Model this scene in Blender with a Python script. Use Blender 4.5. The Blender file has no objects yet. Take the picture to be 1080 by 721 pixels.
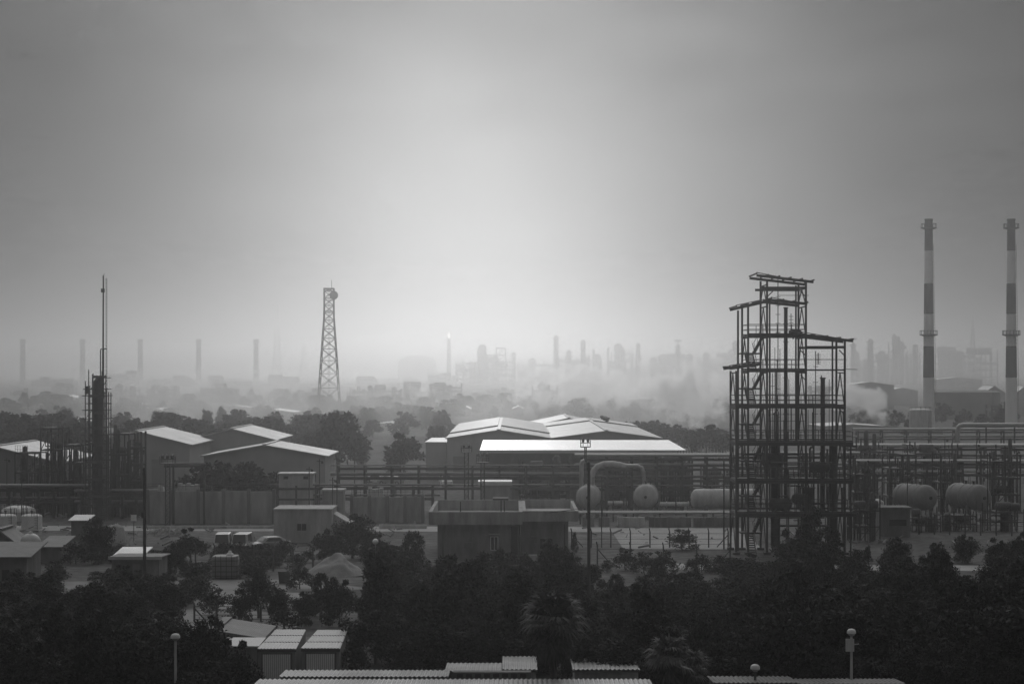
import bpy, math, random
from mathutils import Vector, Matrix, noise
random.seed(7)
R = math.radians
sc = bpy.context.scene
C = sc.collection
PI = math.pi
# ---------------------------------------------------------------- camera
F = 2015.0           # focal length in photograph pixels (1080 wide)
CAM_Z = 19.0
HOR = 393.0          # horizon line
cam_data = bpy.data.cameras.new('camera')
cam = bpy.data.objects.new('camera', cam_data); C.objects.link(cam)
cam_data.sensor_width = 36.0
cam_data.lens = 36.0 * F / 1080.0
cam.location = (0, 0, CAM_Z)
cam.rotation_euler = (R(90), 0, 0)
cam_data.shift_y = (HOR - 360.5) / 1080.0
cam_data.clip_start = 0.5
cam_data.clip_end = 30000
sc.camera = cam
# ---------------------------------------------------------------- sky
SUN_EL, SUN_AZ = R(7.0), R(-1.3)
wd = bpy.data.worlds.new('World'); sc.world = wd; wd.use_nodes = True
nt = wd.node_tree; nt.nodes.clear()
sky = nt.nodes.new('ShaderNodeTexSky'); sky.sky_type = 'NISHITA'; sky.sun_disc = False
sky.sun_elevation = SUN_EL; sky.sun_rotation = SUN_AZ
sky.air_density = 0.3; sky.dust_density = 10.0; sky.ozone_density = 1.0; sky.altitude = 20
bw = nt.nodes.new('ShaderNodeRGBToBW')
bg = nt.nodes.new('ShaderNodeBackground'); bg.inputs[1].default_value = 0.06
out = nt.nodes.new('ShaderNodeOutputWorld')
# added fill light: sky brightness multiplied overhead, out of view, to lift the ground
wtc = nt.nodes.new('ShaderNodeTexCoord'); wsp = nt.nodes.new('ShaderNodeSeparateXYZ')
wmr = nt.nodes.new('ShaderNodeMapRange'); wmr.interpolation_type = 'SMOOTHSTEP'
wmr.inputs[1].default_value = math.sin(R(14)); wmr.inputs[2].default_value = math.sin(R(50)); wmr.inputs[3].default_value = 1.0; wmr.inputs[4].default_value = 320.0
wmu = nt.nodes.new('ShaderNodeMath'); wmu.operation = 'MULTIPLY'
nt.links.new(wtc.outputs['Generated'], wsp.inputs[0]); nt.links.new(wsp.outputs['Z'], wmr.inputs[0])
nt.links.new(sky.outputs[0], bw.inputs[0]); nt.links.new(bw.outputs[0], wmu.inputs[0]); nt.links.new(wmr.outputs[0], wmu.inputs[1])
# faint uneven veils of cloud
wno = nt.nodes.new('ShaderNodeTexNoise'); wno.inputs['Scale'].default_value = 7; wno.inputs['Detail'].default_value = 11; wno.inputs['Roughness'].default_value = 0.6
wnr = nt.nodes.new('ShaderNodeMapRange'); wnr.inputs[1].default_value = 0.25; wnr.inputs[2].default_value = 0.75; wnr.inputs[3].default_value = 0.5; wnr.inputs[4].default_value = 1.5
wm2 = nt.nodes.new('ShaderNodeMath'); wm2.operation = 'MULTIPLY'
wmp = nt.nodes.new('ShaderNodeMapping'); wmp.inputs['Scale'].default_value = (1, 1, 2.6); wmp.inputs['Rotation'].default_value = (0, R(14), 0)
nt.links.new(wtc.outputs['Generated'], wmp.inputs[0]); nt.links.new(wmp.outputs[0], wno.inputs['Vector']); nt.links.new(wno.outputs[0], wnr.inputs[0])
nt.links.new(wmu.outputs[0], wm2.inputs[0]); nt.links.new(wnr.outputs[0], wm2.inputs[1])
nt.links.new(wm2.outputs[0], bg.inputs[0]); nt.links.new(bg.outputs[0], out.inputs[0])
# ---------------------------------------------------------------- sun
sl = bpy.data.lights.new('sun', 'SUN'); sl.energy = 4.5; sl.angle = R(3.0); sl.color = (1.0, 1.0, 1.0)
sun = bpy.data.objects.new('sun', sl); C.objects.link(sun)
sun.location = (0, 0, 300)
sd = Vector((math.sin(SUN_AZ)*math.cos(SUN_EL), math.cos(SUN_AZ)*math.cos(SUN_EL), math.sin(SUN_EL)))
sun.rotation_euler = sd.to_track_quat('Z', 'Y').to_euler()
# ---------------------------------------------------------------- exposure
sc.view_settings.view_transform = 'Standard'; sc.view_settings.look = 'None'
sc.view_settings.exposure = -4.55; sc.view_settings.gamma = 1.0
sc.view_settings.use_curve_mapping = False
sc.cycles.volume_bounces = 20
sc.cycles.max_bounces = 24
sc.cycles.transparent_max_bounces = 16
HAZE, HAZE_G = 0.00047, 0.872
# ---------------------------------------------------------------- helpers
def gx(px, D): return (px-540.0)*D/F
def gz(py, D): return CAM_Z-(py-HOR)*D/F
def gd(py): return F*CAM_Z/(py-HOR)          # distance of a point of flat ground
MATS = {}
def mat(name, v, rough=0.75, metal=0.0, var=0.3, scale=0.8, streak=1.0, bump=0.0, wave=None, bumpscale=None, spec=0.4):
    if name in MATS: return MATS[name]
    m = bpy.data.materials.new(name); m.use_nodes = True
    t = m.node_tree; b = t.nodes['Principled BSDF']; L = t.links.new
    b.inputs['Roughness'].default_value = rough; b.inputs['Metallic'].default_value = metal
    b.inputs['Specular IOR Level'].default_value = spec
    tc = t.nodes.new('ShaderNodeTexCoord'); mp = t.nodes.new('ShaderNodeMapping')
    mp.inputs['Scale'].default_value = (1, 1, streak)
    L(tc.outputs['Object'], mp.inputs[0])
    n1 = t.nodes.new('ShaderNodeTexNoise'); n1.inputs['Scale'].default_value = scale; n1.inputs['Detail'].default_value = 6; n1.inputs['Roughness'].default_value = 0.65
    L(mp.outputs[0], n1.inputs['Vector'])
    oi = t.nodes.new('ShaderNodeObjectInfo')
    mr = t.nodes.new('ShaderNodeMapRange'); mr.inputs[1].default_value = 0.25; mr.inputs[2].default_value = 0.75
    mr.inputs[3].default_value = v*(1-var); mr.inputs[4].default_value = v*(1+var)
    L(n1.outputs[0], mr.inputs[0])
    ml = t.nodes.new('ShaderNodeMapRange'); ml.inputs[3].default_value = 0.9; ml.inputs[4].default_value = 1.1
    L(oi.outputs['Random'], ml.inputs[0])
    mu = t.nodes.new('ShaderNodeMath'); mu.operation = 'MULTIPLY'; mu.use_clamp = True
    L(mr.outputs[0], mu.inputs[0]); L(ml.outputs[0], mu.inputs[1])
    L(mu.outputs[0], b.inputs['Base Color'])
    rr = t.nodes.new('ShaderNodeMapRange'); rr.inputs[3].default_value = max(0.05, rough-0.12); rr.inputs[4].default_value = min(1, rough+0.12)
    L(n1.outputs[0], rr.inputs[0]); L(rr.outputs[0], b.inputs['Roughness'])
    if bump or wave:
        bp = t.nodes.new('ShaderNodeBump'); bp.inputs['Strength'].default_value = bump or 0.5; bp.inputs['Distance'].default_value = 0.05
        if wave:
            w = t.nodes.new('ShaderNodeTexWave'); w.bands_direction = wave[0]; w.inputs['Scale'].default_value = wave[1]
            L(tc.outputs['Object'], w.inputs['Vector']); L(w.outputs['Fac'], bp.inputs['Height'])
        else:
            n2 = t.nodes.new('ShaderNodeTexNoise'); n2.inputs['Scale'].default_value = bumpscale or scale*6; n2.inputs['Detail'].default_value = 4
            L(tc.outputs['Object'], n2.inputs['Vector']); L(n2.outputs[0], bp.inputs['Height'])
        L(bp.outputs[0], b.inputs['Normal'])
    MATS[name] = m
    return m
STEEL = mat('dark_steel', 0.055, 0.7, 0.0, 0.35, 1.2)
STEEL2 = mat('rusty_steel', 0.085, 0.8, 0.0, 0.5, 0.9)
GALV = mat('galvanised_steel', 0.30, 0.5, 0.3, 0.25, 1.0)
PIPE = mat('pipe_cladding', 0.42, 0.42, 0.5, 0.2, 0.6)
PIPED = mat('dark_pipe', 0.16, 0.6, 0.1, 0.3, 0.6)
TANKW = mat('white_tank_paint', 0.58, 0.55, 0.0, 0.25, 0.5, 0.25)
VESSEL = mat('vessel_paint', 0.48, 0.6, 0.0, 0.35, 1.2, 0.25)
CONC = mat('concrete', 0.30, 0.9, 0.0, 0.5, 0.9, 0.22, 0.3)
CONCL = mat('pale_concrete', 0.42, 0.9, 0.0, 0.45, 0.9, 0.22, 0.3)
CONCD = mat('dark_concrete', 0.16, 0.9, 0.0, 0.5, 0.9, 0.22, 0.3)
WALLM = mat('metal_cladding', 0.36, 0.7, 0.1, 0.2, 0.25, 0.4, 0.4, ('X', 2.0))
WALLD = mat('dark_cladding', 0.20, 0.8, 0.0, 0.3, 0.3, 0.4, 0.4, ('X', 2.0))
ROOFM = mat('roof_sheet', 0.46, 0.50, 0.25, 0.38, 0.22, 1.0, 0.12, ('Y', 1.3))
ROOFL = mat('new_roof_sheet', 0.92, 0.42, 0.60, 0.10, 0.15, 1.0, 0.15, ('X', 1.3))
ROOFD = mat('old_roof_sheet', 0.16, 0.75, 0.0, 0.4, 0.5, 1.0, 0.4, ('X', 2.5))
ROOFN = mat('near_roof_sheet', 0.26, 0.55, 0.15, 0.45, 0.6)
ROOFC = mat('container_roof', 0.30, 0.55, 0.15, 0.25, 0.5)
GLASS = mat('window_glass', 0.03, 0.2, 0.0, 0.1, 1.0)
WHITE = mat('white_paint', 0.80, 0.5, 0.0, 0.1, 1.0)
RUBBER = mat('rubber', 0.04, 0.9, 0.0, 0.2, 3.0)
BARK = mat('bark', 0.08, 0.95, 0.0, 0.35, 3.0, 0.2)
WOODP = mat('pole_wood', 0.05, 0.9, 0.0, 0.3, 2.0, 0.1)
DIRT = mat('dirt', 0.26, 0.95, 0.0, 0.35, 0.7, 1.0, 0.6)
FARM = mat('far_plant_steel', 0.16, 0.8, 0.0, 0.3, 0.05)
STACKD = mat('stack_dark_paint', 0.045, 0.75, 0.0, 0.25, 0.15, 0.3)
STACKL = mat('stack_pale_paint', 0.85, 0.75, 0.0, 0.18, 0.15, 0.3)

def leaf_mat(name, v, dv):
    m = bpy.data.materials.new(name); m.use_nodes = True
    t = m.node_tree; b = t.nodes['Principled BSDF']; L = t.links.new
    ge = t.nodes.new('ShaderNodeNewGeometry'); oi = t.nodes.new('ShaderNodeObjectInfo')
    a = t.nodes.new('ShaderNodeMapRange'); a.inputs[3].default_value = v-dv; a.inputs[4].default_value = v+dv
    L(ge.outputs['Random Per Island'], a.inputs[0])
    c = t.nodes.new('ShaderNodeMapRange'); c.inputs[3].default_value = 0.7; c.inputs[4].default_value = 1.35
    L(oi.outputs['Random'], c.inputs[0])
    mu = t.nodes.new('ShaderNodeMath'); mu.operation = 'MULTIPLY'
    L(a.outputs[0], mu.inputs[0]); L(c.outputs[0], mu.inputs[1]); L(mu.outputs[0], b.inputs['Base Color'])
    b.inputs['Roughness'].default_value = 0.65; b.inputs['Specular IOR Level'].default_value = 0.08
    MATS[name] = m; return m
LEAF = leaf_mat('foliage', 0.024, 0.017)
LEAFP = leaf_mat('palm_leaf', 0.10, 0.04)
LEAFD = leaf_mat('dead_palm_leaf', 0.045, 0.02)

class MB:
    def __init__(s): s.v = []; s.f = []
    def add(s, vs, fs):
        n = len(s.v); s.v += [tuple(v) for v in vs]; s.f += [tuple(i+n for i in f) for f in fs]; return s
    def box(s, x0, x1, y0, y1, z0, z1):
        return s.add([(x, y, z) for x in (x0, x1) for y in (y0, y1) for z in (z0, z1)],
                     [(0,1,3,2),(4,6,7,5),(0,4,5,1),(2,3,7,6),(0,2,6,4),(1,5,7,3)])
    def beam(s, a, b, w, h=None):
        h = h or w; a = Vector(a); b = Vector(b); d = b-a
        if d.length < 1e-6: return s
        d.normalize()
        up = Vector((0,0,1)) if abs(d.z) < 0.95 else Vector((0,1,0))
        u = d.cross(up).normalized()*w/2; q = u.cross(d).normalized()*h/2
        vs = [p+i*u+j*q for p in (a, b) for i, j in ((-1,-1),(1,-1),(1,1),(-1,1))]
        return s.add(vs, [(3,2,1,0),(4,5,6,7),(0,1,5,4),(1,2,6,5),(2,3,7,6),(3,0,4,7)])
    def tube(s, pts, r, n=8, cap=True):
        pts = [Vector(p) for p in pts]; k = len(pts)
        rs = r if isinstance(r, (list, tuple)) else [r]*k
        rings = []; ref = None
        for i, p in enumerate(pts):
            d = (pts[min(i+1,k-1)]-pts[max(i-1,0)]).normalized()
            if ref is None:
                ref = d.cross(Vector((0,0,1)) if abs(d.z) < 0.9 else Vector((1,0,0))).normalized()
            u = (ref-d*ref.dot(d)).normalized(); ref = u; w = d.cross(u)
            rings.append([p+rs[i]*(math.cos(2*PI*j/n)*u+math.sin(2*PI*j/n)*w) for j in range(n)])
        vs = [v for g in rings for v in g]
        fs = [(i*n+j, i*n+(j+1)%n, (i+1)*n+(j+1)%n, (i+1)*n+j) for i in range(k-1) for j in range(n)]
        if cap: fs += [tuple(range(n-1,-1,-1)), tuple(range((k-1)*n, k*n))]
        return s.add(vs, fs)
    def lathe(s, prof, c, n=24, axis=(0,0,1)):
        ax = Vector(axis).normalized(); c = Vector(c)
        u = ax.cross(Vector((0,0,1)) if abs(ax.z) < 0.9 else Vector((1,0,0))).normalized(); w = ax.cross(u)
        vs = [c+ax*h+max(r, 1e-3)*(math.cos(2*PI*j/n)*u+math.sin(2*PI*j/n)*w) for r, h in prof for j in range(n)]
        k = len(prof)
        fs = [(i*n+j, i*n+(j+1)%n, (i+1)*n+(j+1)%n, (i+1)*n+j) for i in range(k-1) for j in range(n)]
        fs += [tuple(range(n-1,-1,-1)), tuple(range((k-1)*n, k*n))]
        return s.add(vs, fs)
    def build(s, name, m, parent=None, origin=None, smooth=False):
        o0 = Vector(origin) if origin is not None else Vector((0,0,0))
        if parent is not None:
            q = parent
            while q is not None: o0 = o0+Vector(q.location); q = q.parent
            if origin is not None: o0 = o0-Vector((0,0,0))
        me = bpy.data.meshes.new(name)
        me.from_pydata([tuple(Vector(v)-o0) for v in s.v], [], s.f); me.update()
        me.materials.append(m)
        if smooth:
            me.polygons.foreach_set('use_smooth', [True]*len(me.polygons))
            try: me.set_sharp_from_angle(angle=R(40))
            except Exception: pass
        o = bpy.data.objects.new(name, me); C.objects.link(o)
        if parent is not None: o.parent = parent
        elif origin is not None: o.location = origin
        return o
def tag(o, label=None, cat=None, group=None, kind=None):
    if label: o['label'] = label
    if cat: o['category'] = cat
    if group: o['group'] = group
    if kind: o['kind'] = kind
    return o
def thing(name, label, cat, loc, group=None):
    o = bpy.data.objects.new(name, None); C.objects.link(o); o.location = loc; o.empty_display_size = 0.5
    return tag(o, label, cat, group)
KIDS = {}
def copy_thing(root, loc, rz=0.0, scale=1.0, label=None, group=None):
    r = root.copy(); C.objects.link(r); r.location = loc; r.rotation_euler = (0,0,rz)
    r.scale = scale if isinstance(scale, (tuple, list)) else (scale,)*3
    if label: r['label'] = label
    if group: r['group'] = group
    if root.name not in KIDS: KIDS[root.name] = [(c, list(c.children)) for c in root.children]
    for ch, gs in KIDS[root.name]:
        c = ch.copy(); C.objects.link(c); c.parent = r
        for g in gs:
            d = g.copy(); C.objects.link(d); d.parent = c
    return r
def place(root, used, loc, rz, scale, label, group):
    if root.name not in used:
        used.add(root.name); root.location = loc; root.rotation_euler = (0,0,rz)
        root.scale = scale if isinstance(scale, (tuple, list)) else (scale,)*3
        root['label'] = label
        if group: root['group'] = group
        return root
    return copy_thing(root, loc, rz, scale, label, group)
USED = set()

# ---------------------------------------------------------------- ground
gm = bpy.data.materials.new('ground_soil'); gm.use_nodes = True
t = gm.node_tree; b = t.nodes['Principled BSDF']; L = t.links.new
tc = t.nodes.new('ShaderNodeTexCoord')
na = t.nodes.new('ShaderNodeTexNoise'); na.inputs['Scale'].default_value = 0.035; na.inputs['Detail'].default_value = 8; na.inputs['Roughness'].default_value = 0.7
nb = t.nodes.new('ShaderNodeTexNoise'); nb.inputs['Scale'].default_value = 0.9; nb.inputs['Detail'].default_value = 6
L(tc.outputs['Object'], na.inputs['Vector']); L(tc.outputs['Object'], nb.inputs['Vector'])
mx = t.nodes.new('ShaderNodeMath'); mx.operation = 'MULTIPLY'; L(na.outputs[0], mx.inputs[0]); L(nb.outputs[0], mx.inputs[1])
mr = t.nodes.new('ShaderNodeMapRange'); mr.inputs[1].default_value = 0.12; mr.inputs[2].default_value = 0.4; mr.inputs[3].default_value = 0.035; mr.inputs[4].default_value = 0.17
L(mx.outputs[0], mr.inputs[0]); L(mr.outputs[0], b.inputs['Base Color']); b.inputs['Roughness'].default_value = 0.95; b.inputs['Specular IOR Level'].default_value = 0.1
g = MB(); nx = 40
g.add([(-4500+9000*i/nx, -20+9000*j/nx, 0) for j in range(nx+1) for i in range(nx+1)],
      [(j*(nx+1)+i, j*(nx+1)+i+1, (j+1)*(nx+1)+i+1, (j+1)*(nx+1)+i) for j in range(nx) for i in range(nx)])
tag(g.build('ground', gm), kind='structure')
def strip(name, pxy, v, z, rough=0.95):
    """a flat sheet on the ground: corners given as (x, y)"""
    m = mat(name+'_surface', v, rough, 0, 0.35, 0.25)
    q = MB().add([(x, y, z) for x, y in pxy], [tuple(range(len(pxy)))])
    return tag(q.build(name, m), kind='structure')
strip('plant_road', [(-75,238),(12,236),(12,228.5),(-75,231)], 0.30, 0.004)
strip('yard', [(12,234),(28,234),(27,206),(12,206)], 0.28, 0.008)
strip('dirt_path', [(15,190.5),(64,187.5),(64,182.5),(15,185)], 0.40, 0.012)
strip('service_track', [(-62,172),(-20,176),(-12,168),(-30,163),(-62,165)], 0.20, 0.016)
strip('dirt_bank', [(-27,167),(-17,165),(-16,140),(-27,138)], 0.20, 0.020)
strip('shed_yard', [(-24,137),(24,137),(24,104),(-24,104)], 0.10, 0.024)

# ---------------------------------------------------------------- haze
hb = MB().box(-4600, 4600, -40, 9100, -1.0, 130.0)
hm = bpy.data.materials.new('haze_air'); hm.use_nodes = True
t = hm.node_tree; t.nodes.remove(t.nodes['Principled BSDF'])
pv = t.nodes.new('ShaderNodeVolumePrincipled')
pv.inputs['Color'].default_value = (0.9,0.9,0.9,1); pv.inputs['Density'].default_value = HAZE; pv.inputs['Anisotropy'].default_value = HAZE_G
t.links.new(pv.outputs[0], t.nodes['Material Output'].inputs['Volume'])
g.v  # ground lies inside the box
tag(hb.build('haze', hm), kind='stuff')

# ---------------------------------------------------------------- trees
def limb_pts(a, b, r0, r1, bend, rnd):
    a = Vector(a); b = Vector(b); n = 5; pts = []; rs = []
    off = Vector((rnd.uniform(-1,1), rnd.uniform(-1,1), 0))*bend
    for i in range(n):
        f = i/(n-1); pts.append(a.lerp(b, f)+off*math.sin(f*PI)); rs.append(r0+(r1-r0)*f)
    return pts, rs
HTOP = {}
def make_tree(name, cat, h, w, seed, kind, nleaf, leaf):
    rnd = random.Random(seed)
    root = thing(name, 'tree', cat, (0,0,0))
    tr = MB(); th = h*(0.34 if kind == 'bushy' else 0.75)
    p, r = limb_pts((0,0,0), (rnd.uniform(-.2,.2), rnd.uniform(-.2,.2), th), h*0.028, h*0.014, h*0.02, rnd); tr.tube(p, r, 7)
    tips = []
    if kind == 'bushy':
        nl = 11
        for i in range(nl):
            a = 2*PI*i/nl+rnd.uniform(-.4,.4); e = rnd.uniform(0.15, 1.25)
            rr = w*0.5*rnd.uniform(0.45, 0.9)
            tip = Vector((math.cos(a)*rr*math.cos(e*0.9), math.sin(a)*rr*math.cos(e*0.9), th+(h-th)*0.85*math.sin(e)*rnd.uniform(.55,1.1)-0.08*h))
            p, r = limb_pts((0,0,th*rnd.uniform(.55,1)), tip, h*0.012, h*0.004, h*0.03, rnd); tr.tube(p, r, 5)
            tips.append((tip, w*rnd.uniform(0.16, 0.27)))
        for i in range(5):
            tips.append((Vector((rnd.uniform(-.2,.2)*w, rnd.uniform(-.2,.2)*w, th+(h-th)*rnd.uniform(.25,.8))), w*0.24))
        for i in range(4):
            a = rnd.uniform(0, 2*PI); tips.append((Vector((math.cos(a)*w*.33, math.sin(a)*w*.33, h*rnd.uniform(.12,.36))), w*0.2))
        for i in range(3):
            a = rnd.uniform(0, 2*PI); tips.append((Vector((math.cos(a)*w*.16, math.sin(a)*w*.16, h*rnd.uniform(.9,1.0))), w*rnd.uniform(.07,.12)))
    else:
        nl = 22
        for i in range(nl):
            f = i/(nl-1); z = h*(0.16+0.76*f); a = i*2.4+rnd.uniform(-.5,.5)
            rr = w*0.5*(1-0.72*f)*rnd.uniform(0.5, 1.0)
            tip = Vector((math.cos(a)*rr, math.sin(a)*rr, z+0.09*h*rnd.uniform(.3,1.2)))
            p, r = limb_pts((0,0,min(z, th)), tip, h*0.008, h*0.003, h*0.02, rnd); tr.tube(p, r, 4)
            tips.append((tip, w*rnd.uniform(.12,.22)*(1-.35*f)))
        tips.append((Vector((rnd.uniform(-.1,.1)*w, 0, h*0.94)), w*0.09))
        tips.append((Vector((0, 0, h*0.55)), w*0.2))
    tr.build('trunk', BARK, root)
    cr = MB(); per = nleaf//len(tips)
    for tip, rad in tips:
        sz = rad/ (w*0.22)
        for k in range(int(per*max(.4, sz))):
            d = Vector((rnd.gauss(0,1), rnd.gauss(0,1), rnd.gauss(0,1))).normalized()
            q = tip+Vector((d.x, d.y, d.z*(0.8 if kind == 'bushy' else 1.35)))*rad*(rnd.random()**0.42)*rnd.uniform(.75,1.2)
            if q.z < h*0.05: continue
            l = leaf*rnd.uniform(.6,1.5)
            u = Vector((rnd.gauss(0,1), rnd.gauss(0,1), rnd.gauss(0,1)+(0.9 if kind != 'bushy' else -0.2))).normalized()
            s = u.cross(Vector((rnd.gauss(0,1), rnd.gauss(0,1), rnd.gauss(0,1)))).normalized()
            wd_ = l*(0.28 if kind != 'bushy' else 0.42)
            cr.add([q-u*l*.5, q+s*wd_*.5, q+u*l*.5, q-s*wd_*.5], [(0,1,2,3)])
    HTOP[root.name] = max(v[2] for v in cr.v)
    cr.build('crown', LEAF, root)
    return root
NEAR_B = [make_tree('leafy_tree', 'tree', 5.6, 5.2, 11+i, 'bushy', 7000, 0.30) for i in range(4)]
NEAR_F = [make_tree('feathery_tree', 'tree', 6.2, 3.6, 31+i, 'feathery', 5500, 0.34) for i in range(3)]
FAR_T = [make_tree('leafy_tree', 'tree', 7.0, 6.2+.5*i, 51+i, 'bushy', 2600, 0.7) for i in range(4)]
FAR_F = [make_tree('feathery_tree', 'tree', 7.5, 4.6, 61+i, 'feathery', 2200, 0.8) for i in range(2)]
SHRUB = [make_tree('leafy_shrub', 'shrub', 2.2, 2.4, 71+i, 'bushy', 1300, 0.22) for i in range(2)]
trnd = random.Random(5)
def tree_at(protos, px, pytop, D, label, group=None, wide=1.0, h0=None):
    """a tree standing at distance D whose top reaches the elevation seen at pytop"""
    p = trnd.choice(protos); h0 = {id(q): q for q in ()}.get(0, None) or HT[p.name]
    s = max(0.8, gz(pytop, D))/h0
    return place(p, USED, (gx(px, D), D, 0), trnd.uniform(0, 2*PI), (s*wide, s*wide, s), label, group)
HT = {}
for lst, hh in ((NEAR_B, 5.6), (NEAR_F, 6.2), (FAR_T, 7.0), (FAR_F, 7.0), (SHRUB, 2.2)):
    for q in lst: HT[q.name] = HTOP[q.name]

# ---------------------------------------------------------------- steel process tower
def steel_tower():
    D0, D1 = 200.0, 205.2
    S = F/D0
    X = lambda px: gx(px, D0)
    Z = lambda py: gz(py, D0)
    root = thing('steel_process_tower', 'tall dark open steel tower with zigzag stairs, platforms and stepped roof frames', 'tower', (X(833), D0, 0))
    cols = [(776.5, 391), (783.5, 324), (809, 294), (850, 297), (891, 357)]
    xs = [X(c[0]) for c in cols]
    # the lines of columns, a front and a rear one in each
    lines = [(776.5, 391), (789, 322), (809, 294), (850, 298), (891, 357)]
    for px, top in lines:
        for D in (D0, D1):
            m = MB(); x = X(px); w = 0.20; zt = Z(top)
            m.box(x-w/2, x+w/2, D-0.02, D+0.02, 0, zt)
            m.box(x-w/2, x-w/2+0.05, D-w/2, D+w/2, 0, zt); m.box(x+w/2-0.05, x+w/2, D-w/2, D+w/2, 0, zt)
            m.box(x-.35, x+.35, D-.35, D+.35, 0, 0.25)
            m.build('column', STEEL, root)
    for px, a, b in ((815, 318, 540), (843, 300, 470), (822, 390, 540), (862, 430, 540), (882, 359, 545)):
        m = MB(); m.beam((X(px), D0+2.4, Z(b)), (X(px), D0+2.4, Z(a)), 0.16); m.build('post', STEEL, root)
    # floors
    floors = [(353, 789, 850), (390, 789, 891), (428, 776.5, 891), (466, 776.5, 899), (506, 776.5, 899), (541, 776.5, 903)]
    for i, (py, a, b) in enumerate(floors):
        z = Z(py); m = MB(); xa, xb = X(a), X(b); hb_ = 0.24 if py < 460 else 0.38
        if py == 390:
            xb = X(850); m.beam((X(850), D0, z), (X(891), D0, z), .12, .16); m.beam((X(850), D1, z), (X(891), D1, z), .12, .16)
            m.beam((X(850), D0, Z(379)), (X(893), D0, Z(379)), .07); m.beam((X(891), D0, Z(389)), (X(904), D0, Z(389.5)), .06)
        for D in (D0, D1):
            m.box(xa-.1, xb+.1, D-.02, D+.02, z-hb_, z); m.box(xa-.1, xb+.1, D-.1, D+.1, z-.05, z); m.box(xa-.1, xb+.1, D-.1, D+.1, z-hb_, z-hb_+.05)
        for px, _t in lines:
            if a-1 <= px <= b+1 and X(px) <= xb+.1: m.beam((X(px), D0, z-.2), (X(px), D1, z-.2), .14, .34)
        k = int((xb-xa)/1.0)
        for j in range(1, k): m.beam((xa+(xb-xa)*j/k, D0, z-.12), (xa+(xb-xa)*j/k, D1, z-.12), .08, .16)
        m.build('floor_frame', STEEL, root)
        # deck plate with an opening over the vessels
        m = MB()
        cuts = [(xa, X(827)), (X(839), min(xb, X(866))), (X(878), xb)] if xb > X(880) else [(xa, X(827)), (X(839), xb)]
        if py == 353: cuts = [(X(802), X(827)), (X(839), xb)]
        for u, w in cuts:
            if w-u > .3: m.box(u, w, D0+.15, D1-.15, z+.01, z+.05)
        m.build('deck', STEEL2, root)
        m = MB()
        for D in (D0-.08, D1+.08):
            k = max(3, int((xb-xa)/1.25))
            for j in range(k+1):
                x = xa+(xb-xa)*j/k; m.beam((x, D, z), (x, D, z+1.12), .065)
            for q in (1.1, .58, .1): m.beam((xa, D, z+q), (xb, D, z+q), .06, .065 if q > .2 else .14)
        for x in (xa, xb):
            for q in (1.1, .58): m.beam((x, D0, z+q), (x, D1, z+q), .05)
        m.build('railing', STEEL, root)
    # side bracing of every bay between the front and the rear columns
    lv = [0] + [Z(p) for p in (541, 506, 466, 428, 390, 353)]
    for px, top in lines:
        m = MB(); x = X(px)
        zs = [z for z in lv if z <= Z(top)+.2]
        if px in (809, 850): zs.append(Z(320)); zs.append(Z(top)-.3)
        for z0, z1 in zip(zs, zs[1:]):
            m.beam((x-.05, D0, z0), (x-.05, (D0+D1)/2, z1-.3), .1); m.beam((x-.05, D1, z0), (x-.05, (D0+D1)/2, z1-.3), .1)
            m.beam((x, D0, z1-.3), (x, D1, z1-.3), .12)
        m.build('bracing', STEEL, root)
    # knee braces under beams
    m = MB()
    for px, py in ((809, 304), (850, 304), (809, 466), (850, 392), (891, 366), (850, 366), (891, 428), (776.5, 466), (815, 428), (850, 506)):
        m = MB(); x = X(px); s_ = 1 if px in (809, 776.5, 815) else -1
        m.beam((x, D0, Z(py)-.9), (x+s_*.6, D0, Z(py)-.3), .1); m.build('knee_brace', STEEL, root)
    for a, b_, py in ((803, 850, 303.5), (850, 891, 366)):
        for D in (D0, D1): m = MB(); m.beam((X(a), D, Z(py)), (X(b_), D, Z(py)), .14, .26); m.build('tie_beam', STEEL, root)
    # roof frames, each a sloping pair of rafters with purlins across
    for pts in (((797.5, 290.5), (857.5, 297.5)), ((776, 325), (813, 316.5)), ((813, 316.5), (851, 320.5)), ((845, 353), (899, 359.5)), ((769, 388.5), (801, 384))):
        (a, ya), (b, yb) = pts; m = MB()
        pa, pb = Vector((X(a), 0, Z(ya))), Vector((X(b), 0, Z(yb)))
        for D in (D0-.3, D1+.3):
            e = Vector((0, D, 0)); m.beam(pa+e, pb+e, .14, .28)
        n = max(3, int((pb-pa).length/1.1))
        for j in range(n+1):
            q = pa.lerp(pb, j/n)+Vector((0,0,.2)); m.beam(q+Vector((0,D0-.7,0)), q+Vector((0,D1+.7,0)), .1, .14)
        m.beam(pa+Vector((0,D0-.3,.3)), pb+Vector((0,D1+.3,.3)), .08)
        m.build('roof_frame', STEEL, root)
    # stairs, two flights to a storey
    st = [Z(p) for p in (541, 506, 466, 428, 390, 353)]
    zz = [0.0]+st
    for z0, z1 in zip(zz, zz[1:]):
        zm = (z0+z1)/2
        xa, xb = X(789), X(803)
        ml = MB(); ml.box(X(784), X(806), D0+2.2, D0+3.8, zm-.18, zm-.02); ml.build('stair_landing', STEEL, root)
        # lower flight runs away from the viewer, its treads seen one above another
        m = MB(); u0, u1 = X(789.6), X(798.2)
        for u in (u0, u1):
            m.beam((u, D0+.4, z0), (u, D0+3.6, zm), .07, .26); m.beam((u, D0+.4, z0+1.0), (u, D0+3.6, zm+1.0), .06)
            pass
        for j in range(1, 10): f = j/10; m.box(u0, u1, D0+.3+3.2*f, D0+.56+3.2*f, z0+(zm-z0)*f-.09, z0+(zm-z0)*f+.03)
        m.build('stair_flight', STEEL, root)
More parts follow.
